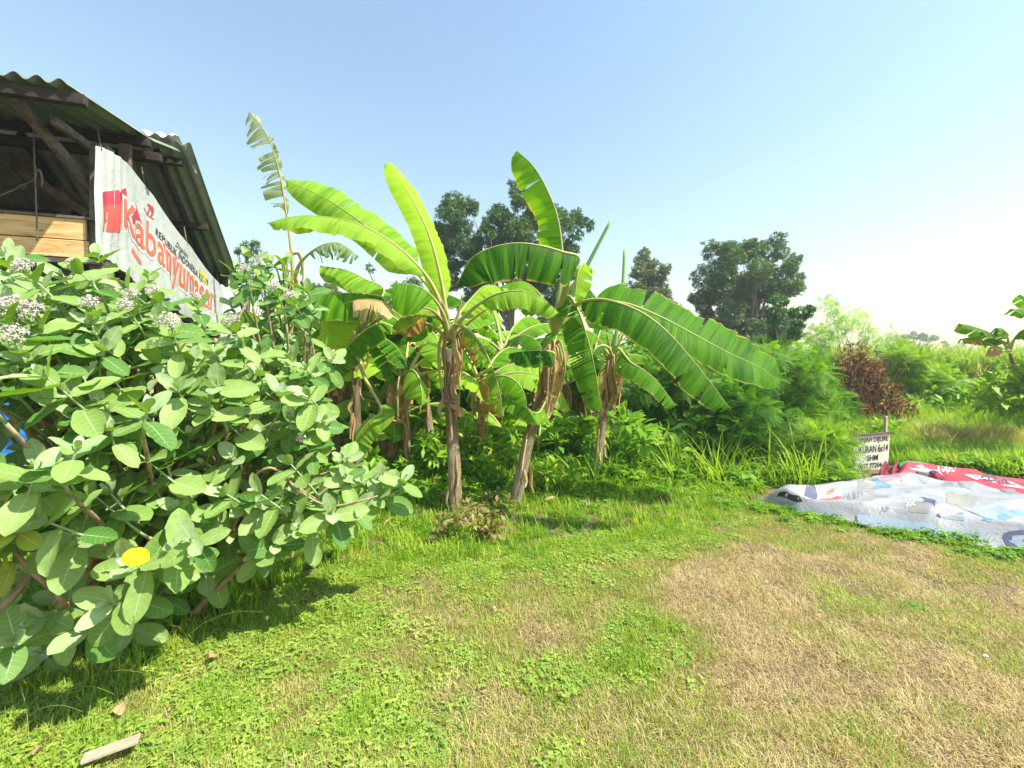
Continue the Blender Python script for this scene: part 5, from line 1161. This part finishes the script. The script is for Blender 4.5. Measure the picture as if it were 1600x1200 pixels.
def clover_tuft(k, h, rad, sz):
    V = []; F_ = []; lv, lf = leafq(.36, 2, .25)
    for i in range(k):
        a = U(0, 6.28); r = rad * math.sqrt(R()); c = Vector((r * math.cos(a), r * math.sin(a), h * U(.4, 1.2))); s = sz * U(.6, 1.3); t0 = U(0, 6.28); tilt = Vector((U(-.4, .4), U(-.4, .4), 1))
        for q in range(3 if R() < .6 else 2):
            b = t0 + q * 2.1; d = Vector((math.cos(b), math.sin(b), U(-.1, .35))); Mx = basis(d, tilt); n = len(V)
            for v in lv: V.append(tuple(c + Mx @ Vector(v) * s))
            F_ += [tuple(x + n for x in f) for f in lf.tolist()]
    return np.array(V), np.array(F_)
def gn_scatter(name, label, protos, pts, scl, mat=None, tilt=.12):
    n = len(pts); me = bpy.data.meshes.new(name); me.vertices.add(n); me.vertices.foreach_set('co', np.asarray(pts, dtype=np.float32).ravel())
    def at(nm, ty, val, key='value'):
        a = me.attributes.new(nm, ty, 'POINT'); a.data.foreach_set(key, val)
    rot = np.column_stack([np.random.uniform(-tilt, tilt, n), np.random.uniform(-tilt, tilt, n), np.random.uniform(0, 6.283, n)]).astype(np.float32)
    at('rot', 'FLOAT_VECTOR', rot.ravel(), 'vector'); at('scl', 'FLOAT', np.asarray(scl, dtype=np.float32)); at('idx', 'INT', np.random.randint(0, len(protos), n).astype(np.int32))
    o = nobj(name, me); tagp(o, label, None, None, 'stuff'); o['category'] = label.split('|')[0] if False else 'grass'
    g = bpy.data.node_groups.new(name, 'GeometryNodeTree'); g.interface.new_socket('Geometry', in_out='INPUT', socket_type='NodeSocketGeometry'); g.interface.new_socket('Geometry', in_out='OUTPUT', socket_type='NodeSocketGeometry')
    N = g.nodes.new; i_ = N('NodeGroupInput'); o_ = N('NodeGroupOutput'); ip = N('GeometryNodeInstanceOnPoints'); j = N('GeometryNodeJoinGeometry')
    for p in reversed(protos):
        oi = N('GeometryNodeObjectInfo'); oi.inputs['Object'].default_value = p; oi.inputs['As Instance'].default_value = True; g.links.new(oi.outputs['Geometry'], j.inputs[0])
    def na(nm, ty):
        x = N('GeometryNodeInputNamedAttribute'); x.data_type = ty; x.inputs[0].default_value = nm; return x.outputs[0]
    er = N('FunctionNodeEulerToRotation'); g.links.new(na('rot', 'FLOAT_VECTOR'), er.inputs[0])
    mp = N('GeometryNodeMeshToPoints'); g.links.new(i_.outputs[0], mp.inputs[0]); g.links.new(mp.outputs[0], ip.inputs['Points'])
    g.links.new(j.outputs[0], ip.inputs['Instance']); ip.inputs['Pick Instance'].default_value = True
    g.links.new(na('idx', 'INT'), ip.inputs['Instance Index']); g.links.new(er.outputs[0], ip.inputs['Rotation']); g.links.new(na('scl', 'FLOAT'), ip.inputs['Scale']); g.links.new(ip.outputs[0], o_.inputs[0])
    md = o.modifiers.new('scatter', 'NODES'); md.node_group = g
    return o
random.seed(77); np.random.seed(77)
BX = [-9, -2.56, -2.03, -1.69, -1.28, -.55, .17, .89, 1.8, 2.76, 3.6, 4.3, 5.2, 9]; BYl = [1.2, 2.15, 2.39, 3.07, 3.55, 3.72, 3.80, 4.0, 4.35, 4.85, 4.55, 4.0, 3.6, 3.4]
def edge(x): return float(np.interp(x, BX, BYl))
def nz(x, y, s, k=0.0): return noise.noise((x * s + k, y * s - k, k))
def green(x, y):                            # how green the lawn is at a world point
    g = .60 + .75 * nz(x, y, 1.0, 3) + .7 * nz(x, y, 2.4, 9) + .35 * nz(x, y, 6, 1)
    g += -.15 * x * ss(4.6, 2.2, y) - .05 * x + .10 * (y - 3)
    g += .55 * math.exp(-((edge(x) - y - .1) / .35) ** 2) * (1 if x < 2.2 else .6)
    for cx, cy, r, a in ((.86, 2.52, .26, .9), (.60, 2.35, .12, .8), (.95, 2.2, .10, .6), (.30, 3.45, .55, .35), (1.1, 3.9, .5, .5), (2.3, 3.6, .5, -.8), (1.5, 3.35, .4, -.6), (2.7, 2.9, .5, .2), (.2, 2.75, .25, -.4), (-1.6, 1.9, .9, .3)):
        g += a * math.exp(-((x - cx) ** 2 + (y - cy) ** 2) / (r * r))
    return g
random.seed(5)
P_green = [proto_obj('lawn_tuft', *blade_tuft(50, .042, .09, .0042, 1.45, 2, .7, .55), 'lawn_green') for _ in range(4)]
P_dry = [proto_obj('dry_tuft', *blade_tuft(50, .045, .10, .0028, 2.0, 3, .8, .7), 'lawn_dry') for _ in range(4)]
P_lush = [proto_obj('lush_tuft', *blade_tuft(34, .075, .075, .0062, .8), 'lawn_lush') for _ in range(4)]
P_bigc = [proto_obj('broad_clover', *clover_tuft(16, .03, .09, .019), 'clover') for _ in range(3)]
P_clov = [proto_obj('clover_tuft', *clover_tuft(20, .03, .08, .019), 'clover') for _ in range(3)]
P_weed = [proto_obj('weed_tuft', *blade_tuft(26, .15, .11, .016, 1.0, 3, .9), 'weed_grass') for _ in range(5)]
P_dark = [proto_obj('dark_tuft', *blade_tuft(30, .13, .10, .010, .9, 3, .8), 'weed_grass') for _ in range(4)]
P_wleaf = [proto_obj('leafy_weed', *clover_tuft(18, .13, .11, .055), 'weed_leaf') for _ in range(3)]
P_tall = [proto_obj('tall_grass', *blade_tuft(34, .42, .13, .014, .9, 4, .9), 'field_grass') for _ in range(4)]
P_straw = [proto_obj('straw', *blade_tuft(40, .40, .16, .009, 1.7, 4, .6), 'lawn_dry') for _ in range(4)]
def stalks(k, h, rad):                      # sugar cane: upright stalks topped by long arching leaves
    V, F_ = blade_tuft(k, h * .62, rad, .05, .06, 2, .2, .15); V2, F2 = blade_tuft(k * 5, h * .55, rad, .045, .85, 4, .9, .3); V2 = V2 + np.array([0, 0, h * .52])
    return np.concatenate([V, V2]), np.concatenate([F_, F2 + len(V)])
P_cane = [proto_obj('cane', *stalks(7, 1.9, .3), 'cane_leaf') for _ in range(5)]
S = {k: [] for k in ('green', 'dry', 'lush', 'clover', 'weed', 'dark', 'wleaf', 'tall', 'straw', 'cane', 'bigc')}
def put(k, x, y, s): S[k].append((x, y, H(x, y) - .004, s))
def vis(x, y, m=.45): return -1.22 * y - m < x < 1.5 * y + m + .8 and y > .9
for _ in range(38000):                      # the mown part
    y = 1.05 + 5.2 * R() ** .85; x = U(-1.25, 1.6) * y + U(-.3, 1.0)
    if not vis(x, y) or y > edge(x) + .15: continue
    g = green(x, y); bare = nz(x, y, 3.3, 40)
    if bare > .30 and g < .7 and R() < .6: continue
    pg = ss(-.15, 1.05, g + .35 * nz(x, y, 11, 5)); r = R()
    if g > 1.1 and R() < .4: put(random.choice(('lush', 'clover', 'lush')), x, y, U(.5, 1.05))
    elif r < pg: put('green', x, y, U(.6, 1.15))
    else: put('dry', x, y, U(.6, 1.15))
    if y < 3.4 and R() < .20 * ss(.2, -1.5, x) * ss(-.25, .35, nz(x, y, 2.6, 33)): put('bigc', x, y, U(.6, 1.15))
    if g > .8 and R() < .22: put('clover', x, y, U(.5, 1.0))
    if R() < .35: put('dry' if R() > pg * .7 else 'green', x + U(-.05, .05), y + U(-.05, .05), U(.4, 1))
def tarpzone(x, y):
    if x < 3.0: return False
    f = np.interp(x, [3.0, 3.4, 3.7, 4.0, 4.3, 4.6, 5.5, 7], [5.2, 4.85, 4.5, 4.2, 4.0, 3.83, 3.5, 3.3]); b = np.interp(x, [3.0, 3.6, 4.4, 5.2, 6.2, 7.0, 8.0], [5.5, 5.9, 6.6, 7.3, 7.6, 6.9, 6.0])
    return f + .05 < y < b - .05
for _ in range(18000):                      # unmown ground behind and round the grove
    y = U(2.0, 9.5); x = U(-1.2, 1.55) * y
    e = edge(x)
    if not vis(x, y) or y < e - .1 or tarpzone(x, y): continue
    if 1.9 < x < 3.9 and 5.7 < y < 7.6 and R() < .8: continue
    d = y - e; k = min(1.6, .26 + d * .16 + 1.15 * ss(5.0, 6.6, y))
    if x > 3.0 and y < 5.4: k = .45
    brown = math.exp(-((x + .4) / .75) ** 2 - ((y - 3.9) / .55) ** 2)
    if R() < brown * .28: put('weed', x, y, U(.4, .75)); 
    r = R()
    if x > 4.2 and y > 7: put('tall', x, y, U(.4, .8)); continue
    if r < .62: put('weed', x, y, k * U(.8, 1.5))
    elif r < .72: put('lush', x, y, U(1.2, 2.2))
    elif r < .985: put('wleaf', x, y, k * U(.6, 1.25))
    else: put('straw', x, y, U(.2, .4))
for _ in range(420):                        # tall weeds poking out of the feathery shrubs
    y = U(5.8, 8.6); x = U(.16, .78) * y; put(random.choice(('tall', 'wleaf', 'wleaf', 'wleaf')), x, y, U(.7, 1.9) if R() < .8 else U(.4, .8))
for _ in range(2600):                       # leafy fringe along the near edge of the tarpaulin
    x = U(2.75, 5.6) if R() < .9 else U(2.4, 3.2); f = np.interp(x, [2.4, 3.0, 3.4, 3.7, 4.0, 4.3, 4.6, 5.6], [5.3, 5.2, 4.85, 4.5, 4.2, 4.0, 3.83, 3.45]); y = f - .06 - abs(random.gauss(.02, .20))
    if nz(x, y, 4, 2) < -.25: continue
    put(random.choice(('weed', 'wleaf', 'lush', 'dark', 'green', 'wleaf')), x, y, U(.18, .42) * (1.7 if R() < .08 else 1))
for _ in range(11500):                       # rising field on the right
    y = U(6.6, 16); x = U(.28, 1.7) * y
    if tarpzone(x, y) or y < 7.4 and x < 5: continue
    px = 800 + 671 * x / y; py = 580 + (1.6 - H(x, y)) * 671 / y
    st = .6 * nz(x, y, .55, 21) + .75 * math.exp(-((py - 696) / 14) ** 2) * ss(1400, 1470, px)
    if st > .34: put('straw', x, y, U(.6, 1.3)); 
    if st < .75: put('tall', x, y, U(.5, 1.0) * (1 if py < 690 else .55))
for _ in range(4400):                       # cane field
    y = 12.8 + 34 * R() ** 1.5; x = U(.62, 1.9) * y + 0
    px = 800 + 671 * x / y
    if y < 14.5 and px > 1430 and R() < .2: continue
    S['cane'].append((x, y, H(x, y) - .05, U(.64, .90)))
LB = {'green': ('lawn_grass', 'short light green grass covering the foreground lawn', P_green), 'dry': ('dry_grass', 'dry straw-coloured grass over the worn parts of the lawn', P_dry),
      'lush': ('lush_grass', 'bright fresh green grass along the edge of the grove', P_lush), 'clover': ('clover', 'patches of small round-leaved clover in the lawn', P_clov),
      'bigc': ('broad_weeds', 'low broad-leaved creeping weeds in the lawn beside the milkweed', P_bigc), 'weed': ('weed_grass', 'long arching green grass at the feet of the banana trunks', P_weed), 'dark': ('fringe_grass', 'broad-bladed grass in the strip before the tarpaulin', P_dark),
      'wleaf': ('leafy_weeds', 'low leafy weeds mixed into the long grass round the grove', P_wleaf), 'tall': ('field_grass', 'tall yellow-green grass on the rising ground behind the tarpaulins', P_tall),
      'straw': ('flattened_straw', 'flattened dry straw lying on the rise and by the front trunk', P_straw), 'cane': ('sugarcane', 'field of sugar cane along the horizon at right', P_cane)}
for k, (nm, lb, pr) in LB.items():
    a = np.array(S[k]); print(nm, len(a)); gn_scatter(nm, lb, pr, a[:, :3], a[:, 3])

# ---------------------------------------------------------------- sign board
random.seed(9)
sg = P(1361, 700, 7.0); sgn = thing('sign_board', (sg.x, 7.0, H(sg.x, 7.0)), 'weathered white land-for-sale board with black lettering among the weeds behind the tarpaulins', 'sign')
tl, tr_, br, bl = P(1334, 681, 6.95), P(1391, 676, 7.0), P(1387, 736, 7.0), P(1336, 742, 6.95)
nrm = (tr_ - tl).cross(bl - tl).normalized(); nrm = -nrm if nrm.y > 0 else nrm; 
mb = MB(); mb.v = [tuple(q) for q in (tl, tr_, br, bl)] + [tuple(q - nrm * .02) for q in (tl, tr_, br, bl)]; mb.f = [(0, 3, 2, 1), (4, 5, 6, 7), (0, 1, 5, 4), (1, 2, 6, 5), (2, 3, 7, 6), (3, 0, 4, 7)]
mb.build('panel', M['sign_white'], sgn)
def sgf(u, v, lift=0.0): a = bl.lerp(br, u); b = tl.lerp(tr_, u); return a.lerp(b, v) + nrm * (lift + .001)
stamp('lettering', 'TANAH DIJUAL', sgn, sgf, (.04, .76, .96, .93), 'ink_black', 0, .015)
stamp('lettering', 'UKURAN 6x14', sgn, sgf, (.04, .53, .96, .72), 'ink_black', 0, .015)
stamp('lettering', 'SHM', sgn, sgf, (.36, .32, .68, .47), 'ink_black', 0, .015)
stamp('lettering', '0857 77204', sgn, sgf, (.10, .13, .80, .26), 'ink_black', 0, .015)
MB().beam(tl + nrm * .012 + Vector((-.02, 0, .0)), tr_ + nrm * .012 + Vector((.02, 0, 0)), .025, .04).build('top_batten', M['old_wood'], sgn)
MB().beam(P(1384, 650, 7.12), Vector((P(1382, 760, 7.12).x, 7.12, H(4, 7) - .1)), .05, .04, AN).build('stake', M['pale_wood'], sgn, .004)
MB().beam(P(1335, 676, 7.06), Vector((P(1337, 760, 7.06).x, 7.06, H(4, 7) - .1)), .03, .03, AN).build('stake', M['old_wood'], sgn, .004)

# ---------------------------------------------------------------- tarpaulins
def cloth_fn(front, back, hf, zoff=0.0, puff=.0, edge_drop=True):
    fx = [p[0] for p in front]; n = len(front)
    def fn(u, v, lift=0.0):
        uu = u * (n - 1); i = min(n - 2, max(0, int(uu))); f = uu - i
        a = Vector(front[i]).lerp(Vector(front[i + 1]), f); b = Vector(back[i]).lerp(Vector(back[i + 1]), f); p = a.lerp(b, v)
        e = ss(0, .12, v) * min(1, (1 - v) / .06) * ss(-.02, .10, u)
        return Vector((p.x, p.y, H(p.x, p.y) + zoff + hf(p.x, p.y, u, v) * max(.10, e) + lift))
    return fn
def g2(px, py, dz=0.0):
    Y = (EYE - dz) * F / (py - HOR); return ((px - 800) / F * Y, Y)
def ridge(x, y, ax, ay, s, k): t = abs(noise.noise(((x * ax + y * ay) * s + k, (x * ay - y * ax) * s * .25, k))); return max(0, 1 - t * 3.2)
def hf_white(x, y, u, v):
    h = .02 + .15 * v * (1.25 - v) + .07 * ridge(x, y, .8, .6, 1.0, 2.0) + .075 * ridge(x, y, -.35, .94, 1.7, 7.0) + .03 * ridge(x, y, .25, .97, 2.4, 4.0) + .018 * ridge(x, y, .5, .85, 4.6, 1.0)
    return h + .035 * math.exp(-((v - .16 - .03 * math.sin(x * 3)) / .05) ** 2) + .006 * noise.noise((x * 6, y * 6, 3))
fr = [g2(1180, 789), g2(1246, 805), g2(1320, 819), g2(1400, 834), g2(1500, 853), g2(1600, 872), g2(1720, 890), g2(1850, 905)]
bk = [g2(1198, 777, .05), g2(1262, 770, .08), g2(1318, 748, .15), g2(1400, 746, .12), g2(1480, 756, .12), g2(1600, 778, .12), g2(1720, 800, .12), g2(1850, 820, .12)]
fw_ = cloth_fn(fr, bk, hf_white, .02)
wt = thing('white_tarpaulin', (fr[3][0], fr[3][1], H(*fr[3])), 'wide wrinkled white printed tarpaulin spread on the ground at the right', 'tarpaulin')
def cloth(fn, root, mat, nu, nv, name='sheet'):
    V = [tuple(fn(i / nu, j / nv)) for j in range(nv + 1) for i in range(nu + 1)]; V += [(x, y, z - .006) for x, y, z in V]; n0 = (nu + 1) * (nv + 1)
    Fq = [(j * (nu + 1) + i, j * (nu + 1) + i + 1, (j + 1) * (nu + 1) + i + 1, (j + 1) * (nu + 1) + i) for j in range(nv) for i in range(nu)]
    Fq += [tuple(n0 + a for a in q[::-1]) for q in Fq]
    return part(name, V, Fq, M[mat], root)
cloth(fw_, wt, 'tarp_white', 260, 110)
def finder(fn, nu=240, nv=70):
    us = np.linspace(0, 1, nu); vs = np.linspace(0, 1, nv); A = np.array([[tuple(fn(u, v)) for u in us] for v in vs])
    X = 800 + F * A[..., 0] / A[..., 1]; Yp = HOR - (A[..., 2] - EYE) * F / A[..., 1]
    def f(px, py):
        d = (X - px) ** 2 + (Yp - py) ** 2; j, i = np.unravel_index(np.argmin(d), d.shape); return (float(us[i]), float(vs[j]))
    return f
wf = finder(fw_)
def Q(f, *p): return tuple(f(*x) for x in p)
def S2(s, quad, mat, bold=.02, lift=0.0, f=wf, fn=fw_, root=wt, rot=0): stamp('lettering', s, root, fn, Q(f, *quad), mat, 0, bold, rot, lift)
def PT(quad, mat, f=wf, fn=fw_, root=wt, lift=0.0): patch('print_patch', Q(f, *quad), root, fn, mat, 22, 12, lift)
def ST(pts, w, mat, f=wf, fn=fw_, root=wt, lift=0.0): strip('print_stroke', Q(f, *pts), w, root, fn, mat, lift, 40)
# quads run lower-left, lower-right, upper-right, upper-left in the photograph
PT(((1254, 783), (1272, 780), (1277, 775), (1265, 773)), 'ink_navy')
ST(((1215, 772), (1235, 776), (1252, 780)), .03, 'ink_black'); ST(((1216, 787), (1228, 788), (1240, 790)), .03, 'ink_grey')
S2('3', ((1278, 790), (1302, 786), (1306, 776), (1282, 779)), 'ink_red', .05); ST(((1300, 779), (1306, 778), (1312, 777)), .03, 'ink_red')
S2('S', ((1290, 775), (1303, 770), (1306, 763), (1294, 767)), 'ink_red', .04)
S2('OUEN', ((1318, 790), (1348, 774), (1350, 762), (1316, 776)), 'ink_grey', .03)
PT(((1362, 764), (1395, 760), (1372, 750), (1362, 749)), 'ink_blue'); PT(((1340, 770), (1370, 766), (1366, 757), (1345, 760)), 'ink_beige')
ST(((1362, 745), (1378, 749), (1392, 751)), .07, 'ink_pink'); S2('OO8', ((1325, 756), (1346, 754), (1346, 750), (1325, 752)), 'ink_black', .04)
PT(((1340, 752), (1350, 752), (1350, 744), (1341, 745)), 'ink_black')
PT(((1405, 756), (1450, 758), (1446, 746), (1425, 744)), 'ink_slate'); PT(((1470, 758), (1495, 762), (1490, 754), (1478, 753)), 'ink_slate'); PT(((1495, 768), (1520, 770), (1515, 762), (1500, 761)), 'ink_slate')
PT(((1480, 790), (1512, 800), (1530, 776), (1478, 768)), 'ink_beige'); PT(((1420, 800), (1450, 806), (1452, 785), (1424, 782)), 'ink_beige')
PT(((1462, 809), (1470, 810), (1470, 803), (1465, 802)), 'ink_black'); PT(((1474, 811), (1506, 814), (1506, 806), (1474, 803)), 'ink_slate'); PT(((1496, 803), (1506, 805), (1504, 801), (1496, 800)), 'ink_blue')
S2('FX', ((1416, 793), (1432, 791), (1431, 784), (1417, 786)), 'ink_white', .05, .003); S2('8&', ((1408, 780), (1422, 779), (1421, 773), (1409, 774)), 'ink_white', .04, .003)
S2('A&', ((1374, 803), (1392, 798), (1390, 791), (1374, 794)), 'ink_grey', .0)
ST(((1448, 778), (1454, 783), (1450, 790)), .03, 'ink_navy')
ST(((1340, 815), (1400, 822), (1470, 832), (1540, 838)), .05, 'ink_paleblue'); ST(((1200, 790), (1250, 797), (1310, 806)), .03, 'ink_paleblue')
ST(((1530, 806), (1555, 798), (1600, 795)), .06, 'ink_paleblue'); ST(((1540, 815), (1570, 806), (1620, 800)), .02, 'ink_blue')
ST(((1600, 830), (1575, 834), (1580, 850), (1600, 860), (1640, 866)), .02, 'ink_navy'); ST(((1610, 838), (1588, 840), (1592, 850), (1610, 856)), .035, 'ink_paleblue')
PT(((1400, 836), (1440, 842), (1446, 826), (1402, 824)), 'ink_beige')
# red banner behind
rf = [g2(1392, 744, .1), g2(1440, 742, .12), g2(1490, 762, .12), g2(1545, 775, .12), g2(1620, 796, .12), g2(1740, 815, .12)]
rb_ = [g2(1404, 724, .1), g2(1440, 721, .12), g2(1484, 734, .06), g2(1520, 735, .1), g2(1590, 755, .05), g2(1740, 780, .05)]
def hf_red(x, y, u, v): return .05 + .07 * math.sin(math.pi * min(1, v * 1.1)) * (1 + .4 * math.sin(x * 2.6)) + .05 * ridge(x, y, .6, .8, 1.8, 5.0) + .02 * ridge(x, y, .2, .9, 5, 3)
fr_ = cloth_fn(rf, rb_, hf_red, .04)
rt_ = thing('red_banner', (rf[2][0], rf[2][1], H(*rf[2])), 'red advertising banner with white lettering crumpled behind the white tarpaulin', 'banner')
cloth(fr_, rt_, 'tarp_red', 150, 50)
rf_ = finder(fr_, 200, 50); KW = dict(f=rf_, fn=fr_, root=rt_)
ST(((1418, 728), (1440, 732), (1458, 741), (1466, 748)), .20, 'ink_white', **KW); ST(((1515, 745), (1535, 747), (1560, 752), (1590, 758)), .10, 'ink_white', **KW)
S2('UNG', ((1434, 737), (1460, 746), (1464, 740), (1438, 731)), 'ink_navy', .03, .003, **KW)
S2('ABON', ((1462, 735), (1490, 745), (1494, 737), (1466, 728)), 'ink_white', .03, .003, rot=180, **KW)
S2('KEDAI', ((1522, 750), (1580, 759), (1582, 755), (1524, 745)), 'ink_navy', .03, .003, **KW)
S2('UNG', ((1450, 728), (1466, 730), (1464, 725), (1450, 723)), 'ink_white', .02, .003, rot=180, **KW)
PT(((1560, 775), (1600, 784), (1600, 772), (1565, 765)), 'ink_grey', **KW)
gt = thing('green_sheet', (rb_[1][0], rb_[1][1], H(*rb_[1])), 'thin green sheet edge showing behind the red banner', 'tarpaulin')
gf = [(x, y - .10) for x, y in rb_]; gb = [(x + .02, y + .16) for x, y in rb_]
cloth(cloth_fn(gf, gb, lambda x, y, u, v: .07 + .02 * math.sin(x * 4), .02), gt, 'tarp_green', 60, 6)
dr = [g2(1372, 746, .06), g2(1400, 746, .06)]; dq = [g2(1380, 733, .08), g2(1406, 731, .08)]
dk = thing('dark_red_cloth', (dr[0][0], dr[0][1], H(*dr[0])), 'small folded dark red cloth at the left end of the red banner', 'cloth')
cloth(cloth_fn(dr, dq, lambda x, y, u, v: .10 + .05 * math.sin(u * 9), .06), dk, 'tarp_darkred', 16, 10)

# ---------------------------------------------------------------- small things on the ground
def lump(name, label, cat, p, size, mat, group=None):
    o = thing(name, p, label, cat, group); rs = random.Random(int(p[0] * 1000)); bm = bmesh.new(); bmesh.ops.create_icosphere(bm, subdivisions=2, radius=1)
    for v in bm.verts: v.co = Vector((v.co.x * size[0], v.co.y * size[1], v.co.z * size[2])) * (1 + .3 * noise.noise(v.co * 1.7 + Vector((p[0], 0, 0))))
    me = bpy.data.meshes.new(name); bm.to_mesh(me); bm.free(); me.materials.append(M[mat]); nobj('body', me, o, (0, 0, size[2] * .6)); return o
x, y = G(175, 1192)
stk = thing('broken_plank', (x, y, H(x, y)), 'pale broken wooden slat lying in the grass at the bottom left corner', 'plank')
a, b = G(128, 1206), G(218, 1176)
MB().beam(Vector((a[0], a[1], .05)), Vector((b[0], b[1], .06)), .05, .018).build('slat', M['pale_wood'], stk, .004)
def curled(label, px, py, size, mat, dz=.04, name='fallen_leaf', cat='fallen leaf', group='dry leaves fallen on the grass'):
    x, y = G(px, py); o = thing(name, (x, y, H(x, y) + dz), label, cat, group); v, f, u = milk_leaf_mesh(px % 5); me = bpy.data.meshes.new('blade'); setmesh(me, v, f, u); me.materials.append(M[mat])
    k = nobj('blade', me, o); k.rotation_euler = (U(-.5, .5), U(-.6, .6), U(0, 6.28)); k.scale = (size * 1.2, size, size * 1.8); return o
curled('crumpled tan leaf on the grass just right of the low milkweed sprig', 190, 1128, .075, 'dead_leaf'); curled('long buff leaf lying at the grass edge below the shrub', 335, 1030, .08, 'dead_leaf')
curled('small tan leaf under the lowest milkweed sprig, right side', 240, 1026, .05, 'dead_leaf', .07); curled('orange-brown dead leaf deep under the left shrub', 35, 915, .10, 'petiole_brown', .12)
curled('yellow leaf curl on the lawn at lower left', 275, 1120, .05, 'milkweed_yellowing'); curled('pale brown leaf beneath the right tip of the milkweed', 538, 822, .07, 'dead_leaf', .10)
curled('tan leaf at the bottom left edge', 65, 1178, .06, 'dead_leaf'); curled('buff leaf near the left picture edge by the shrub foot', 5, 1085, .10, 'dead_leaf', .06)
x, y = G(772, 955); lump('plastic_scrap', 'tiny white plastic scrap in the middle of the lawn', 'litter', (x, y, H(x, y) + .02), (.010, .007, .005), 'ink_white')
x, y = G(1540, 1032); lump('plastic_scrap', 'small white scrap on the dry grass at right', 'litter', (x, y, H(x, y) + .02), (.014, .008, .005), 'ink_white')
for q, (px, py, sz, lb) in enumerate([(1046, 742, .16, 'orange-brown scrap of banana leaf in the shade left of the large feathery shrub'), (1190, 752, .10, 'small brown leaf scrap beneath the feathery shrub nearest the tarpaulin'), (868, 790, .14, 'tan banana leaf scrap on the grass right of the leaning trunk foot'), (600, 838, .12, 'brown leaf scrap between the milkweed tip and the front trunk')]):
    x, y = G(px, py); o = thing('fallen_leaf', (x, y, H(x, y) + .10), lb, 'fallen leaf', 'dead banana leaf scraps')
    v, f, u = milk_leaf_mesh(q % 5); me = bpy.data.meshes.new('blade'); setmesh(me, v, f, u); me.materials.append(M['dead_leaf']); k = nobj('blade', me, o); k.rotation_euler = (U(-.6, .6), U(-.6, .6), U(0, 6.28)); k.scale = (sz * .7, sz, sz * 1.6)
it = []
for q in range(70):                         # long pale flowering grass stalks at lower left
    x, y = G(U(-40, 330), U(985, 1170)); a = U(0, 6.28); l = U(.12, .38); p = Vector((x, y, H(x, y))); d = Vector((math.cos(a), math.sin(a), 0))
    it.append((catmull([p, p + d * l * .25 + Vector((0, 0, l * .45)), p + d * l * .75 + Vector((0, 0, l * .62)), p + d * l * 1.15 + Vector((0, 0, l * .55))], 8), np.linspace(.0011, .0006, 8)))
v, f, u = tubes(it, 3); tagp(part('grass_stalks', v, f, M['petiole'], None, u), 'thin pale grass stalks arching at the lower left', 'grass', None, 'stuff')
V = []; F_ = []
for q in range(900):                        # bits of dead grass, leaf and twig on the lawn
    y = 1.3 + 4 * R() ** .8; x = U(-1.2, 1.2) * y
    if y > edge(x) + .3: continue
    d = Vector((U(-1, 1), U(-1, 1), U(-.15, .25))).normalized(); s = Vector((-d.y, d.x, U(-.4, .4))).normalized(); l = U(.006, .035); w = U(.0012, .004) if R() < .93 else l * .3; c = Vector((x, y, H(x, y) + U(.012, .035))); n = len(V)
    V += [tuple(c - s * w), tuple(c + s * w), tuple(c + d * l + s * w * .7), tuple(c + d * l - s * w * .7)]; F_.append((n, n + 1, n + 2, n + 3))
tagp(part('lawn_litter', V, F_, M['dead_leaf'], None, None, np.repeat(np.random.rand(len(F_)), 4)), 'bits of dead leaf and twig scattered over the lawn', 'litter', None, 'stuff')
# ---------------------------------------------------------------- the hazy air
mb = MB(); mb.box((0, 150, 6.0), (270, 0, 0), (0, 190, 0), (0, 0, 8.5)); hz = NT('air')
vp = hz.n('ShaderNodeVolumePrincipled'); vp.inputs['Color'].default_value = (.86, .92, 1.0, 1); vp.inputs['Density'].default_value = .0022; vp.inputs['Anisotropy'].default_value = .25
hz.l(vp.outputs[0], hz.out.inputs['Volume']); o = mb.build('haze', hz.m); o['kind'] = 'stuff'; o['label'] = 'thin pale haze in the humid air'
